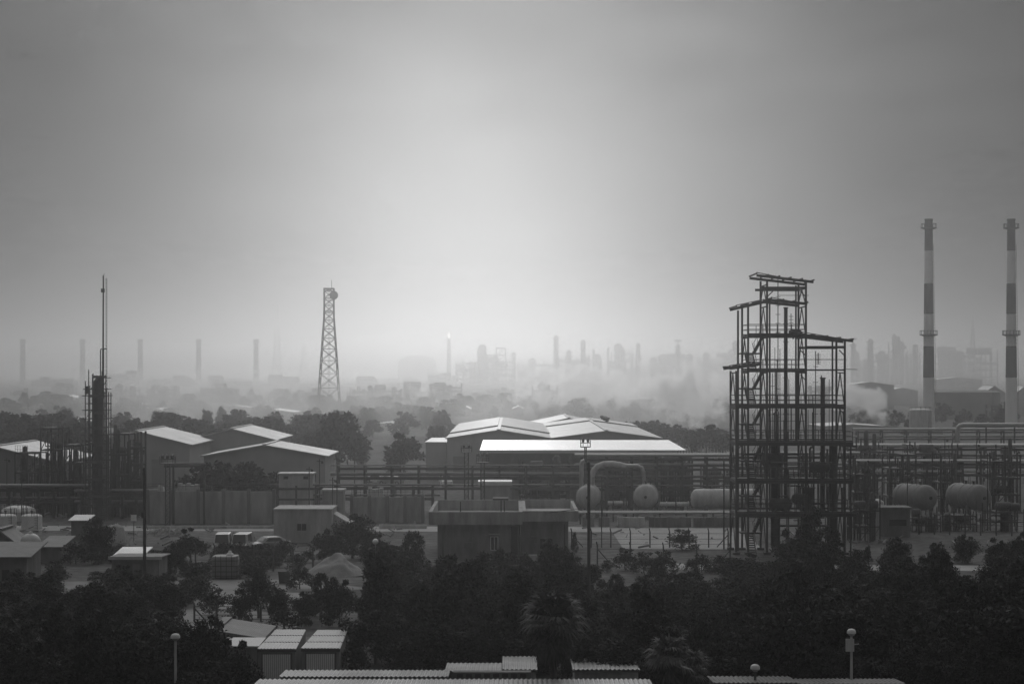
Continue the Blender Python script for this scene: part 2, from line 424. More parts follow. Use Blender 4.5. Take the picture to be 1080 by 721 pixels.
        for (p0, p1, y) in (((X(798.5), zm), (X(808.5), z1), D0+2.6),):
            m = MB()
            for e in (-.4, .4):
                m.beam((p0[0], y+e, p0[1]), (p1[0], y+e, p1[1]), .06, .24)
                if e > 0: m.beam((p0[0], y+e, p0[1]+1.0), (p1[0], y+e, p1[1]+1.0), .05); continue
                for j in range(4):
                    f = j/3; x = p0[0]+(p1[0]-p0[0])*f; z = p0[1]+(p1[1]-p0[1])*f; m.beam((x, y+e, z), (x, y+e, z+1), .04)
            n = 9
            for j in range(n+1):
                f = j/n; x = p0[0]+(p1[0]-p0[0])*f; z = p0[1]+(p1[1]-p0[1])*f
                m.box(x-.13, x+.13, y-.4, y+.4, z-.03, z+.01)
            m.build('stair_flight', STEEL, root)
    # stair cage posts on the left
    m = MB()
    for px in (783,):
        m.beam((X(px), D0+3.9, 0), (X(px), D0+3.9, Z(326 if px == 783 else 366)), .2)
    m.build('stair_post', STEEL, root)
    # vessels
    def vess(px, top, bot, r, y):
        x = X(px); m = MB(); zt, zb = Z(top), Z(bot)
        m.lathe([(r*.5, zb), (r, zb+.25), (r, zt-.12), (r*1.35, zt-.1), (r*1.35, zt)], (x, y, 0), 16)
        for j in range(int((zt-zb)/1.9)): m.lathe([(r, 0), (r+.07, .02), (r+.07, .1), (r, .12)], (x, y, zb+1.2+1.9*j), 16)
        m.build('vessel', STEEL2, root, smooth=True)
    vess(832.5, 323, 545, .20, D0+2.6); vess(872, 398, 545, .24, D0+2.6); vess(822, 470, 580, .5, D0+3); vess(856, 515, 580, .62, D0+2.6); vess(884, 470, 580, .45, D0+3)
    for px, py, r, l in ((818, 486, .75, 1.9), (826, 533, .65, 2.0), (848, 527, .55, 1.5), (868, 494, .55, 1.8), (842, 350, .35, .9)):
        x, z = X(px), Z(py); y = D0+2.2; m = MB()
        m.lathe([(.1, -l/2-.25), (r*.7, -l/2-.15), (r, -l/2+.1), (r, l/2-.1), (r*.7, l/2+.15), (.1, l/2+.25)], (x, y, z), 16, (1,0,0))
        m.box(x-l*.3, x-l*.2, y-r*.8, y+r*.8, z-r-.35, z-.2); m.box(x+l*.2, x+l*.3, y-r*.8, y+r*.8, z-r-.35, z-.2)
        m.build('drum', STEEL2, root, smooth=True)
    # pipes and instrument lines
    rn = random.Random(3)
    for px, a, b, r in ((822.5, 291, 470, .05), (824, 293, 350, .04), (837, 330, 350, .04), (818.5, 395, 470, .04), (844.8, 392, 470, .05), (861.5, 370, 470, .05), (864, 372, 384, .05)):
        m = MB(); x = X(px); y = D0+rn.uniform(.6, 4); m.tube([(x, y, Z(b)), (x, y, Z(a))], r, 6)
        for j in range(6): m.box(x-.25, x+.25, y-.04, y+.04, Z(b)+(Z(a)-Z(b))*j/6, Z(b)+(Z(a)-Z(b))*j/6+.05)
        m.build('riser_pipe', STEEL, root)
    for k in range(26):
        px = rn.uniform(806, 889); top = rn.choice((470, 470, 508, 430)); bot = rn.choice((505, 540, 580)); bot = max(bot, top+35)
        m = MB(); x = X(px); y = D0+rn.uniform(.4, 4.6); x2 = x+rn.uniform(-1.5, 1.5)
        zt, zb = Z(top+rn.uniform(2, 12)), Z(bot); zm = (zt+zb)/2+rn.uniform(-.6,.6)
        r = rn.choice((.05,.06,.09,.12))
        m.tube([(x, y, zb), (x, y, zm-.15), (x+.1*(1 if x2 > x else -1), y, zm), (x2-.1*(1 if x2 > x else -1), y, zm), (x2, y, zm+.15), (x2, y, zt)], r, 6)
        m.build('process_pipe', rn.choice((STEEL, STEEL2, PIPED)), root, smooth=True)
    for k in range(18):
        px = rn.uniform(811, 848) if k < 13 else rn.uniform(852, 888); top = rn.choice((355, 392, 430)) if k < 13 else rn.choice((392, 430)); m = MB(); x = X(px); y = D0+rn.uniform(.5, 4.7)
        m.tube([(x, y, Z(466)), (x, y, Z(top+rn.uniform(0, 14)))], rn.choice((.035, .05, .07)), 6); m.build('riser_pipe', STEEL, root)
    for k in range(12):
        py = rn.choice((508, 480, 488, 516, 524, 532, 548, 556)); a = rn.uniform(785, 830); b = a+rn.uniform(25, 70)
        m = MB(); y = D0+rn.uniform(.3, 4.9); m.tube([(X(a), y, Z(py)), (X(min(b, 895)), y, Z(py))], rn.choice((.06, .08, .12)), 6); m.build('header_pipe', rn.choice((STEEL, PIPED)), root)
    m = MB()
    for py in (415, 437, 444, 379): m.beam((X(809), D0+.2, Z(py)), (X(850), D0+.2, Z(py)), .05)
    for a, py in ((822, 311), (826, 319)): m.beam((X(a), D0+1, Z(py)), (X(855), D0+1, Z(py)), .045)
    m.build('guide_wire', STEEL, root)
    m = MB(); m.beam((X(899), D0+1, 0), (X(899), D0+1, Z(470)), .16); m.beam((X(899), D1, 0), (X(899), D1, Z(470)), .16); m.beam((X(889), D0+1, Z(470)), (X(906), D0+1, Z(471)), .16, .2); m.build('side_frame', STEEL, root)
steel_tower()

# ---------------------------------------------------------------- generic process units
def process_unit(name, label, x0, x1, y0, y1, h, lev, rnd, cols=3, m1=None, m2=None, group=None, npipe=8, ncol=2, th=.25, topvar=True, cat='process unit'):
    m1 = m1 or STEEL; m2 = m2 or STEEL2
    root = thing(name, label, cat, ((x0+x1)/2, y0, 0), group)
    xs = [x0+(x1-x0)*i/(cols-1) for i in range(cols)]
    hs = [h*(rnd.uniform(.7,1.0) if topvar else 1) for _ in xs]; hs[rnd.randrange(cols)] = h
    m = MB()
    for x, hh in zip(xs, hs):
        for y in (y0, y1): m.beam((x, y, 0), (x, y, hh), th)
    for i in range(cols-1):
        top = min(hs[i], hs[i+1])
        for k in range(1, lev+1):
            z = h*k/lev
            if z > top+.1: continue
            for y in (y0, y1): m.beam((xs[i], y, z), (xs[i+1], y, z), th*.7, th)
            m.beam((xs[i], y0, z), (xs[i], y1, z), th*.7, th)
            if rnd.random() < .5: m.beam((xs[i], y0, z-h/lev), (xs[i+1], y0, z), th*.5)
    m.build('frame', m1, root)
    for k in range(1, lev+1):
        z = h*k/lev; i = rnd.randrange(cols-1)
        if z > min(hs[i], hs[i+1])+.1: continue
        m = MB(); m.box(xs[i], xs[i+1], y0+.1, y1-.1, z+th*.55, z+th*.55+th*.3)
        q = 1.1*max(1, th/.25)
        n = 5
        for j in range(n+1): m.beam((xs[i]+(xs[i+1]-xs[i])*j/n, y0, z+.1), (xs[i]+(xs[i+1]-xs[i])*j/n, y0, z+q), th*.22)
        m.beam((xs[i], y0, z+q), (xs[i+1], y0, z+q), th*.22); m.beam((xs[i], y0, z+q*.5), (xs[i+1], y0, z+q*.5), th*.22)
        m.build('platform', m1, root)
    for k in range(ncol):
        x = rnd.uniform(x0+.5, x1-.5); r = rnd.uniform(.06,.11)*(x1-x0); zt = h*rnd.uniform(.75,1.15); y = (y0+y1)/2
        m = MB(); m.lathe([(r, 0), (r, zt-r*.6), (r*.7, zt-r*.2), (r*.2, zt)], (x, y, 0), 14)
        for j in range(4): m.lathe([(r, 0), (r*1.5, .02), (r*1.5, th*.5), (r, th*.5)], (x, y, zt*(.35+.17*j)), 14)
        m.build('column', m2, root, smooth=True)
    for k in range(2):
        r = rnd.uniform(.05,.09)*(x1-x0)+.2; l = (x1-x0)*rnd.uniform(.2,.4); x = rnd.uniform(x0+l/2, x1-l/2); z = h*rnd.choice(range(1, lev))/lev+r+th if lev > 1 else r+.5
        m = MB(); m.lathe([(.05, -l/2-r*.4), (r*.75, -l/2-r*.2), (r, -l/2), (r, l/2), (r*.75, l/2+r*.2), (.05, l/2+r*.4)], (x, (y0+y1)/2, z), 14, (1,0,0))
        m.build('drum', m2, root, smooth=True)
    for k in range(npipe):
        m = MB(); x = rnd.uniform(x0, x1); x2 = rnd.uniform(x0, x1); y = rnd.uniform(y0, y1); za = 0; zb = h*rnd.uniform(.35,.95); zm = h*rnd.uniform(.15,.8)
        r = rnd.uniform(.3,.6)*th
        m.tube([(x, y, za), (x, y, zm), (x2, y, zm), (x2, y, max(zb, zm+.5))], r, 6); m.build('process_pipe', rnd.choice((m1, m2)), root, smooth=False)
    return root
def pipe_rack(label, x0, x1, y, pipes, dy=2.4, bays=8, zb=3, m1=None, group=None, slope=0.0):
    """pipes: (offset in y, z, radius, material)"""
    root = thing('pipe_rack', label, 'pipe rack', (x0, y, 0), group)
    ztop = max(p[1]-p[2] for p in pipes)
    zs = sorted({round(p[1]-p[2], 2) for p in pipes})
    for i in range(bays+1):
        x = x0+(x1-x0)*i/bays; m = MB()
        for e in (0, dy): m.beam((x, y+e, 0), (x, y+e, ztop), .28)
        for z in zs: m.beam((x, y-.3, z-.12), (x, y+dy+.3, z-.12), .2, .24)
        m.build('bent', m1 or STEEL, root)
    for e, z, r, mm in pipes:
        m = MB(); m.tube([(x0-1, y+e, z), (x1+1, y+e, z)], r, 10); m.build('pipe', mm, root, smooth=True)
    m = MB()
    for e in (0, dy):
        for z in zs: m.beam((x0, y+e, z-.4), (x1, y+e, z-.4), .16, .24)
    m.build('longitudinal_beam', m1 or STEEL, root)
    return root
def gable(name, label, cat, x0, x1, y0, y1, ze, zr, roof, wall, base=0.0, over=.5, extras=(), group=None, ridge=None, thick=.18):
    xr = (x0+x1)/2 if ridge is None else ridge
    root = thing(name, label, cat, ((x0+x1)/2, y0, base), group)
    m = MB()
    p = [(x0, base), (x1, base), (x1, ze), (xr, zr), (x0, ze)]
    m.add([(x, y0, z) for x, z in p]+[(x, y1, z) for x, z in p], [(0,1,2,3,4), (9,8,7,6,5), (0,4,9,5), (1,6,7,2)])
    m.build('wall', wall, root)
    m = MB(); sl = (zr-ze)/(xr-x0); sr = (zr-ze)/(x1-xr)
    for xa, za, xb, zb in ((x0-over, ze-over*sl, xr, zr), (x1+over, ze-over*sr, xr, zr)):
        q = [(xa, za+.02), (xb, zb+.02), (xb, zb+.02+thick), (xa, za+.02+thick)]
        vs = [(x, y0-over, z) for x, z in q]+[(x, y1+over, z) for x, z in q]
        m.add(vs, [(0,1,2,3), (7,6,5,4), (3,2,6,7), (0,4,5,1), (0,3,7,4)])
    m.build('roof', roof, root)
    m = MB(); m.box(xr-.3, xr+.3, y0-over*.9, y1+over*.9, zr+thick+.005, zr+thick+.12); m.build('ridge_cap', roof, root)
    for (nm, u0, u1, z0, z1, mm) in extras:      # openings on the front, set proud of the wall
        m = MB(); m.box(u0, u1, y0-.06, y0+.02, z0, z1); m.build(nm, mm, root)
    return root
# ---------------------------------------------------------------- striped stacks
def striped_stack(px, D, label):
    x = gx(px, D); root = thing('striped_stack', label, 'chimney', (x, D, 0), 'striped chimneys')
    zs = [gz(p, D) for p in (232.5, 264.5, 299, 331, 365, 398)]+[0]
    rr = lambda z: 2.02-(z/70.0)*.72
    m = MB(); m.lathe([(rr(0)*.97, 0), (rr(zs[0])*.97, zs[0]-.5)], (x, D, 0), 28); m.build('flue', STACKD, root, smooth=True)
    for i in range(6):
        z1, z0 = zs[i], zs[i+1]; m = MB()
        pr = [(rr(z0), z0), (rr(z1), z1)]
        if i == 0: pr += [(rr(z1)+.12, z1), (rr(z1)+.12, z1+.5), (rr(z1)*.8, z1+.5)]
        m.lathe(pr, (x, D, 0), 28); m.build('band', STACKD if i % 2 == 0 else STACKL, root, smooth=True)
    for py in (240.5, 353):
        z = gz(py, D); r = rr(z); m = MB()
        m.lathe([(r, z-.5), (r+1.3, z-.1), (r+1.3, z+.15), (r, z+.15)], (x, D, 0), 28)
        for j in range(16):
            a = 2*PI*j/16; c, s = math.cos(a)*(r+1.2), math.sin(a)*(r+1.2)
            m.beam((x+c, D+s, z), (x+c, D+s, z+1.4), .14)
            a2 = 2*PI*(j+1)/16; c2, s2 = math.cos(a2)*(r+1.2), math.sin(a2)*(r+1.2)
            m.beam((x+c, D+s, z+1.4), (x+c2, D+s2, z+1.4), .14)
        m.build('gallery', STACKD, root)
    m = MB()
    for e in (-.25, .25): m.beam((x+1.9+e, D-2.0, 2), (x+.9+e, D-2.0, 62), .09)
    for j in range(60): f = j/60; m.beam((x+1.65-1.0*f, D-2.0, 2+60*f), (x+2.15-1.0*f, D-2.0, 2+60*f), .07)
    m.build('ladder', STACKD, root)
striped_stack(979.5, 640, 'tall chimney with dark and pale bands rising behind the small round tank')
striped_stack(1066.5, 640, 'tall banded chimney at the edge of the picture, right of the other banded chimney')
# five plain stacks of the power station
names = ['leftmost of the five hazy power station chimneys', 'hazy chimney seen just left of the scaffolded column', 'hazy chimney third from the left of the five', 'hazy chimney fourth from the left of the five', 'hazy chimney rightmost of the five, next to the faint lattice mast']
for px, lb in zip((24, 87, 148, 209.5, 270), names):
    D = 3300; x = gx(px, D); root = thing('concrete_stack', lb, 'chimney', (x, D, 0), 'row of hazy chimneys')
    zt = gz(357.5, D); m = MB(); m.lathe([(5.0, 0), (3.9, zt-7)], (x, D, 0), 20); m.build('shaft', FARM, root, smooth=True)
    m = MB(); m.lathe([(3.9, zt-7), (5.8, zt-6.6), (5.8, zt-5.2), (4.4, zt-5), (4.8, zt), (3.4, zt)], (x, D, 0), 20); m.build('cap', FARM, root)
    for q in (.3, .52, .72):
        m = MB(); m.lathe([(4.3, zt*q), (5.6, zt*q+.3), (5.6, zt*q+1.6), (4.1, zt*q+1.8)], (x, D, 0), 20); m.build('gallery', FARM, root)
# ---------------------------------------------------------------- lattice towers
def lattice(name, label, cat, px, D, pytop, wtop, wbot, straight, m1, th, sect):
    x = gx(px, D); zt = gz(pytop, D); root = thing(name, label, cat, (x, D, 0))
    def wz(z): return wtop if z > zt*straight else wbot+(wtop-wbot)*z/(zt*straight)
    for sx, sy in ((-1,-1),(1,-1),(1,1),(-1,1)):
        m = MB(); pr = None
        for i in range(sect+1):
            z = zt*i/sect; q = (x+sx*wz(z)/2, D+sy*wz(z)/2, z)
            if pr: m.beam(pr, q, th)
            pr = q
        m.build('leg', m1, root)
    z = 0; lvl = [0]
    while z < zt:
        z += max(wz(z)*.75, 1.2); lvl.append(min(z, zt))
    m = MB()
    for z0, z1 in zip(lvl, lvl[1:]):
        a, c = wz(z0)/2, wz(z1)/2
        for (s0, s1) in (((-1,-1),(1,-1)), ((1,-1),(1,1)), ((1,1),(-1,1)), ((-1,1),(-1,-1))):
            m.beam((x+s0[0]*a, D+s0[1]*a, z0), (x+s1[0]*c, D+s1[1]*c, z1), th*.55)
            m.beam((x+s1[0]*a, D+s1[1]*a, z0), (x+s0[0]*c, D+s0[1]*c, z1), th*.55)
            m.beam((x+s0[0]*c, D+s0[1]*c, z1), (x+s1[0]*c, D+s1[1]*c, z1), th*.6)
    m.build('lattice_bracing', m1, root)
    return root, x, zt
root, x, zt = lattice('microwave_tower', 'lattice communications tower with a round dish near its top, behind the big tree', 'tower', 347, 740, 304, 3.7, 9.2, .80, STEEL2, .34, 14)
D = 740; z = gz(311.5, D)
m = MB(); m.lathe([(.2, -.5), (1.55, -.3), (1.7, .1), (1.6, .5), (1.2, .75), (.1, .9)], (x+2.0, D-1.9, z), 24, (.25,-1,0)); m.build('dish', STEEL2, root, smooth=True)
m = MB(); m.beam((x+1.6, D-1.4, z), (x+2, D-1.5, z), .3); m.beam((x-1.6, D-1.6, z-2), (x+1.6, D-1.6, z-2), .2); m.build('dish_mount', STEEL2, root)
m = MB(); m.tube([(x+1, D, zt), (x+1, D, zt+3.2)], .1, 6); m.build('whip_antenna', STEEL2, root)
m = MB()
for j in range(40): m.beam((x-.3, D, zt*j/40), (x+.3, D, zt*j/40), .08)
for e in (-.3, .3): m.beam((x+e, D, 0), (x+e, D, zt), .1)
m.build('ladder', STEEL2, root)
for q, zz_ in ((1.7, zt-.4), (1.7, zt-9)):
    m = MB(); m.box(x-q-.3, x+q+.3, D-q-.3, D+q+.3, zz_, zz_+.2); m.build('platform', STEEL2, root)
lattice('lattice_mast', 'very faint thin lattice mast standing in the haze left of the dish tower', 'mast', 292, 4400, 322, 5, 20, .9, FARM, .9, 8)
lattice('lattice_mast', 'very faint short lattice mast between the thin mast and the dish tower', 'mast', 320, 4800, 366, 6, 20, .9, FARM, 1.0, 8)
lattice('lattice_mast', 'faint lattice mast in the haze between the two banded chimneys', 'mast', 1026, 3600, 335, 3, 13, .9, FARM, .7, 8)
# ---------------------------------------------------------------- scaffolded column with a mast
def scaffold_column():
    D = 245.0; s = F/D; X = lambda p: gx(p, D); Z = lambda p: gz(p, D)
    root = thing('scaffolded_column', 'dark process column wrapped in scaffolding with a very thin tall mast on top', 'process column', (X(101), D, 0))
    m = MB(); r = .66; x = X(101.5); zt = Z(398)
    m.lathe([(r*1.1, 0), (r, 1), (r, zt-.6), (r*.7, zt-.2), (r*.2, zt)], (x, D+1.3, 0), 18); m.build('vessel', STEEL, root, smooth=True)
    m = MB(); rn = random.Random(8)
    xs = [X(90), X(93.5), X(97.5), X(103), X(107), X(110), X(112.5)]
    tops = [402, 391, 396, 392, 394, 412, 410]
    for xx, tp in zip(xs, tops):
        for y in (D, D+2.6): m.beam((xx, y, 0), (xx, y, Z(tp+rn.uniform(-2, 5))), .11)
    z = .8; k = 0
    while z < Z(404):
        for y in (D, D+2.6): m.beam((xs[0]-rn.uniform(0,.5), y, z), (xs[-1]+rn.uniform(0,.6), y, z), .1)
        for xx in xs[::2]: m.beam((xx, D, z), (xx, D+2.6, z), .07)
        if k % 3 == 0: m.beam((xs[0], D, z), (xs[3], D, z+2), .08); m.beam((xs[3], D, z), (xs[-1], D, z+2), .08); m.beam((xs[-1], D, z), (xs[3], D, z+2), .06)
        z += rn.choice((.85, 1.0, 1.1)); k += 1
    m.build('scaffolding', STEEL, root)
    for py in (398, 418, 436, 452, 470, 488, 506, 524):
        m = MB(); a, b = sorted((rn.choice((0, 1, 2)), rn.choice((4, 5, 6)))); m.box(xs[a], xs[b], D-.1, D+2.7, Z(py)-.09, Z(py)); m.box(xs[a], xs[b], D-.14, D-.1, Z(py)-.05, Z(py)+.25); m.build('scaffold_deck', STEEL2, root)
    m = MB(); m.box(X(90), X(93), D-.3, D+.5, Z(415), Z(407)); m.build('control_box', STEEL, root)
    m = MB(); m.tube([(X(107), D+1, Z(420)), (X(107), D+1, Z(368))], .14, 8); m.tube([(X(107), D+1, Z(369)), (X(107.2), D+1, Z(290))], [.11, .09], 8); m.build('mast', STEEL, root)
    m = MB()
    for p in (110, 111): m.beam((X(p), D+1, 4), (X(p), D+1, Z(293)), .045)
    zz_ = 4
    while zz_ < Z(293): m.beam((X(110), D+1, zz_), (X(111), D+1, zz_), .04); zz_ += .45
    m.build('ladder', STEEL, root)
    m = MB(); m.tube([(X(104.2), D+1, Z(405)), (X(104.2), D+1, Z(369)), (X(104.6), D+1, Z(368)), (X(111), D+1, Z(367.5))], .075, 6); m.build('bracket_pipe', STEEL, root)
    m = MB(); m.box(X(105), X(108.4), D+.8, D+1.2, Z(308), Z(304)); m.build('beacon_box', STEEL, root)
    m = MB(); m.beam((X(106.5), D+1, Z(293)), (X(108.4), D+1, Z(288)), .05); m.build('lightning_rod', STEEL, root)
scaffold_column()
# ---------------------------------------------------------------- plant on the left
rn = random.Random(21)
def unit_px(name, label, pa, pb, pytop, D, dep, lev, cols=3, group=None, **k):
    return process_unit(name, label, gx(pa, D), gx(pb, D), D, D+dep, gz(pytop, D), lev, rn, cols, group=group, **k)
unit_px('process_module', 'dark low steel module with pipes at the far left, behind the three small tanks', 16, 42, 478, 262, 4, 3, npipe=26, topvar=False, th=.17)
unit_px('process_module', 'dark steel module with a drum on a platform, just left of the scaffolded column', 43, 66, 452, 256, 4, 4, npipe=26, topvar=False, th=.17)
unit_px('process_module', 'narrow dark steel frame standing against the scaffolded column', 68, 88, 470, 252, 4, 4, npipe=26, topvar=False, th=.17)
unit_px('process_module', 'dark steel module with a laddered frame just right of the scaffolded column', 114, 136, 458, 252, 4, 4, npipe=26, topvar=False, th=.17)
unit_px('process_module', 'slim steel frame with a tall ladder in front of the left warehouse gable', 137, 149, 455, 254, 3, 5, cols=2, npipe=8)
pipe_rack('low dark pipe rack behind the three small tanks at the far left', gx(-6, 250), gx(88, 250), 250, [(0.3, 4.2, .22, PIPED), (1.2, 4.2, .18, PIPE), (2, 4.2, .2, PIPED), (.5, 2.6, .2, PIPED)], bays=6)
pipe_rack('low pipe rack running behind the foot of the scaffolded column', gx(86, 249), gx(158, 249), 249, [(0.3, 3.6, .2, PIPED), (1.3, 3.6, .2, PIPED), (.5, 2.2, .22, PIPED)], bays=5)
def vtank(name, label, px, D, pytop, r, cone, m, base=0.0, group=None, cat='tank'):
    x = gx(px, D); zt = gz(pytop, D); root = thing(name, label, cat, (x, D, base), group)
    q = MB(); q.lathe([(r, base), (r, zt-cone)], (x, D, 0), 32); q.build('shell', m, root, smooth=True)
    q = MB(); q.lathe([(r+.04, zt-cone-.02)]+[(r*math.cos(a), zt-cone+cone*math.sin(a)) for a in (0.02, .3, .6, .9, 1.2, 1.5)], (x, D, 0), 32); q.build('roof', m, root, smooth=True)
    q = MB(); n = 14; h = .9
    for j in range(n):
        a, b_ = 2*PI*j/n, 2*PI*(j+1)/n
        q.beam((x+r*math.cos(a), D+r*math.sin(a), zt-cone), (x+r*math.cos(a), D+r*math.sin(a), zt-cone+h), .04)
        q.beam((x+r*math.cos(a), D+r*math.sin(a), zt-cone+h), (x+r*math.cos(b_), D+r*math.sin(b_), zt-cone+h), .04)
    q.build('railing', STEEL, root)
    q = MB()
    for e in (-.2, .2): q.beam((x+r*.6+e, D-r*.86, base), (x+r*.6+e, D-r*.86, zt-cone+h), .05)
    k = base+.2
    while k < zt-cone: q.beam((x+r*.6-.2, D-r*.86, k), (x+r*.6+.2, D-r*.86, k), .03); k += .3
    q.build('ladder', STEEL, root)
    q = MB(); q.lathe([(.12, zt-.1), (.12, zt+.3), (.2, zt+.32), (.2, zt+.4)], (x, D, 0), 8); q.build('vent', STEEL, root)
    return root
vtank('storage_tank', 'pale tank with a broad conical roof behind two smaller tanks', 19.5, 246, 532.5, 2.2, .75, TANKW)
vtank('storage_tank', 'small pale round tank cut by the left picture edge', 6, 233, 541.5, 1.3, .25, TANKW)
vtank('storage_tank', 'small pale round tank in front of the conical roofed tank, on its right', 33.5, 233, 541.5, 1.25, .25, TANKW)
# round tank on legs
D = 180; x = gx(32, D); z = gz(571, D); root = thing('round_tank', 'pale ball shaped water tank on a stand behind the small dark house', 'water tank', (x, D, 0))
m = MB(); m.lathe([(.94*math.cos(a), .82*math.sin(a)) for a in [(-90+15*i)*PI/180 for i in range(13)]], (x, D, z), 24); m.build('tank_body', TANKW, root, smooth=True)
m = MB()
for i in range(4): m.beam((x+(.6 if i % 2 else -.6), D+(.6 if i > 1 else -.6), 0), (x+(.6 if i % 2 else -.6), D+(.6 if i > 1 else -.6), z-.5), .12)
m.box(x-.75, x+.75, D-.75, D+.75, z-.85, z-.72); m.build('stand', STEEL, root)
m = MB(); m.lathe([(.2, .78), (.2, .95), (.05, .97)], (x, D, z), 10); m.build('hatch', TANKW, root)
# small buildings on the left
def lean_to(name, label, cat, x0, x1, y0, y1, zf, zb, roof, wall, over=.3, extras=(), fascia=None, group=None):
    """a mono-pitch building: roof from height zf at the front to zb at the back"""
    root = thing(name, label, cat, ((x0+x1)/2, y0, 0), group); m = MB()
    m.add([(x0,y0,0),(x1,y0,0),(x1,y1,0),(x0,y1,0),(x0,y0,zf),(x1,y0,zf),(x1,y1,zb),(x0,y1,zb)], [(0,1,5,4),(1,2,6,5),(2,3,7,6),(3,0,4,7)]); m.build('wall', wall, root)
    s = (zb-zf)/(y1-y0); m = MB(); za, zc = zf-over*s+.02, zb+over*s+.02; t_ = .1
    q = [(x0-over,y0-over,za),(x1+over,y0-over,za),(x1+over,y1+over,zc),(x0-over,y1+over,zc)]
    m.add(q+[(a, b, c+t_) for a, b, c in q], [(3,2,1,0),(4,5,6,7),(0,1,5,4),(1,2,6,5),(2,3,7,6),(3,0,4,7)]); m.build('roof', roof, root)
    if fascia is not None:
        m = MB(); m.box(x0-over-.02, x1+over+.02, y0-over-.06, y0-over-.01, za-.16, za+t_+.03); m.build('fascia', fascia, root)
    for (nm, u0, u1, z0, z1, mm) in extras:
        m = MB(); m.box(u0, u1, y0-.06, y0+.02, z0, z1); m.build(nm, mm, root)
    return root
D = 165; lean_to('small_house', 'small dark house with a flat overhanging roof at the far left edge', 'house', gx(-14, D), gx(28, D), D, D+5, gz(587, D), gz(585, D)+.5, ROOFD, CONCD, .5, [('door', gx(17, D), gx(24, D), .02, 2.0, WALLD), ('window', gx(2, D), gx(10, D), 1.0, 2.0, GLASS)])
D = 186; gable('small_house', 'small dark gabled house behind the flat roofed one at the left edge', 'house', gx(-16, D), gx(16, D), D, D+4, gz(572, D), gz(560, D), ROOFD, CONCD)
D = 190; lean_to('storage_shed', 'low shed with a dark sheet roof right of the ball shaped tank', 'shed', gx(42, D), gx(64, D), D, D+5, gz(577, D), gz(574, D)+.3, ROOFD, CONCD)
D = 170; lean_to('storage_shed', 'dark walled shed with a white roof edge, behind the black pole on the left', 'shed', gx(118, D), gx(168, D), D, D+4, gz(588, D), gz(588, D)-.1, ROOFD, CONCD, .25, [('door', gx(140, D), gx(148, D), .02, 2.0, WALLD)], ROOFM)
D = 176; lean_to('white_roof_shed', 'small shed with a sloping white sheet roof behind the dark walled shed', 'shed', gx(122, D), gx(150, D), D, D+4, gz(586, D), gz(578, D+4), ROOFM, CONCD, .2)
D = 216; lean_to('open_shelter', 'small shelter with a tilted sheet roof below the scaffolded column', 'shelter', gx(75, D), gx(91, D), D, D+3, gz(549, D), gz(544, D+3), ROOFM, CONCD, .3)
# tarp heap and white sign
D = 214; x = gx(122, D); m = MB(); rr = random.Random(4)
pr = [(x+1.15*math.cos(a)*q, D+.8*math.sin(a)*q, h*(.85+.3*rr.random())) for q, h in ((1, 0.0), (.95, 1.1), (.8, 1.75), (.35, 1.95)) for a in [2*PI*i/14 for i in range(14)]]
m.add(pr, [(i*14+j, i*14+(j+1)%14, (i+1)*14+(j+1)%14, (i+1)*14+j) for i in range(3) for j in range(14)]+[tuple(range(42, 56))])
tag(m.build('covered_load', CONCL, None, (x, D, 0), True), 'pale heap under a tarpaulin beside the white notice board', 'tarpaulin heap')
D = 216; x = gx(141, D); root = thing('notice_board', 'small white notice board on a post left of the black pole', 'sign', (x, D, 0))
m = MB(); m.box(x-.32, x+.32, D-.03, D+.03, gz(549, D), gz(542.5, D)); m.build('panel', WHITE, root)
m = MB(); m.beam((x, D+.07, 0), (x, D+.07, gz(543, D)), .07); m.build('post', STEEL, root)

# ---------------------------------------------------------------- warehouses on the left
def wh(label, pl, pr, D, dep, ze, zr, **k): return gable('warehouse', label, 'warehouse', gx(pl, D), gx(pr, D), D, D+dep, ze, zr, ROOFM, k.pop('wall', WALLM), **k)
def strips(pl, pr, D, n, z0, z1, mm=None):
    out = []
    for i in range(n):
        a = pl+(pr-pl)*(i+.15)/n; b_ = pl+(pr-pl)*(i+.85)/n; out.append(('window', gx(a, D), gx(b_, D), z0, z1, mm or GLASS))
    return out
wh('gabled warehouse in front of the others, nearest the big round tree on the left', 215, 343, 280, 16, 6.75, 8.3, extras=strips(285, 335, 280, 4, 3.0, 4.2)+[('door', gx(240, 280), gx(256, 280), .02, 4.2, WALLD)])
wh('gabled warehouse left of the others, directly behind the scaffolded column', 88, 200, 318, 25, 7.0, 9.2, extras=[('door', gx(160, 318), gx(176, 318), .02, 4.6, WALLD)])
wh('gabled warehouse between and behind the other two on the left', 200, 289, 341, 25, 7.0, 8.9)
D = 285; wh('dark warehouse gable at the far left edge behind the pipe modules', -70, 60, 285, 24, 5.6, 7.9, wall=WALLD)
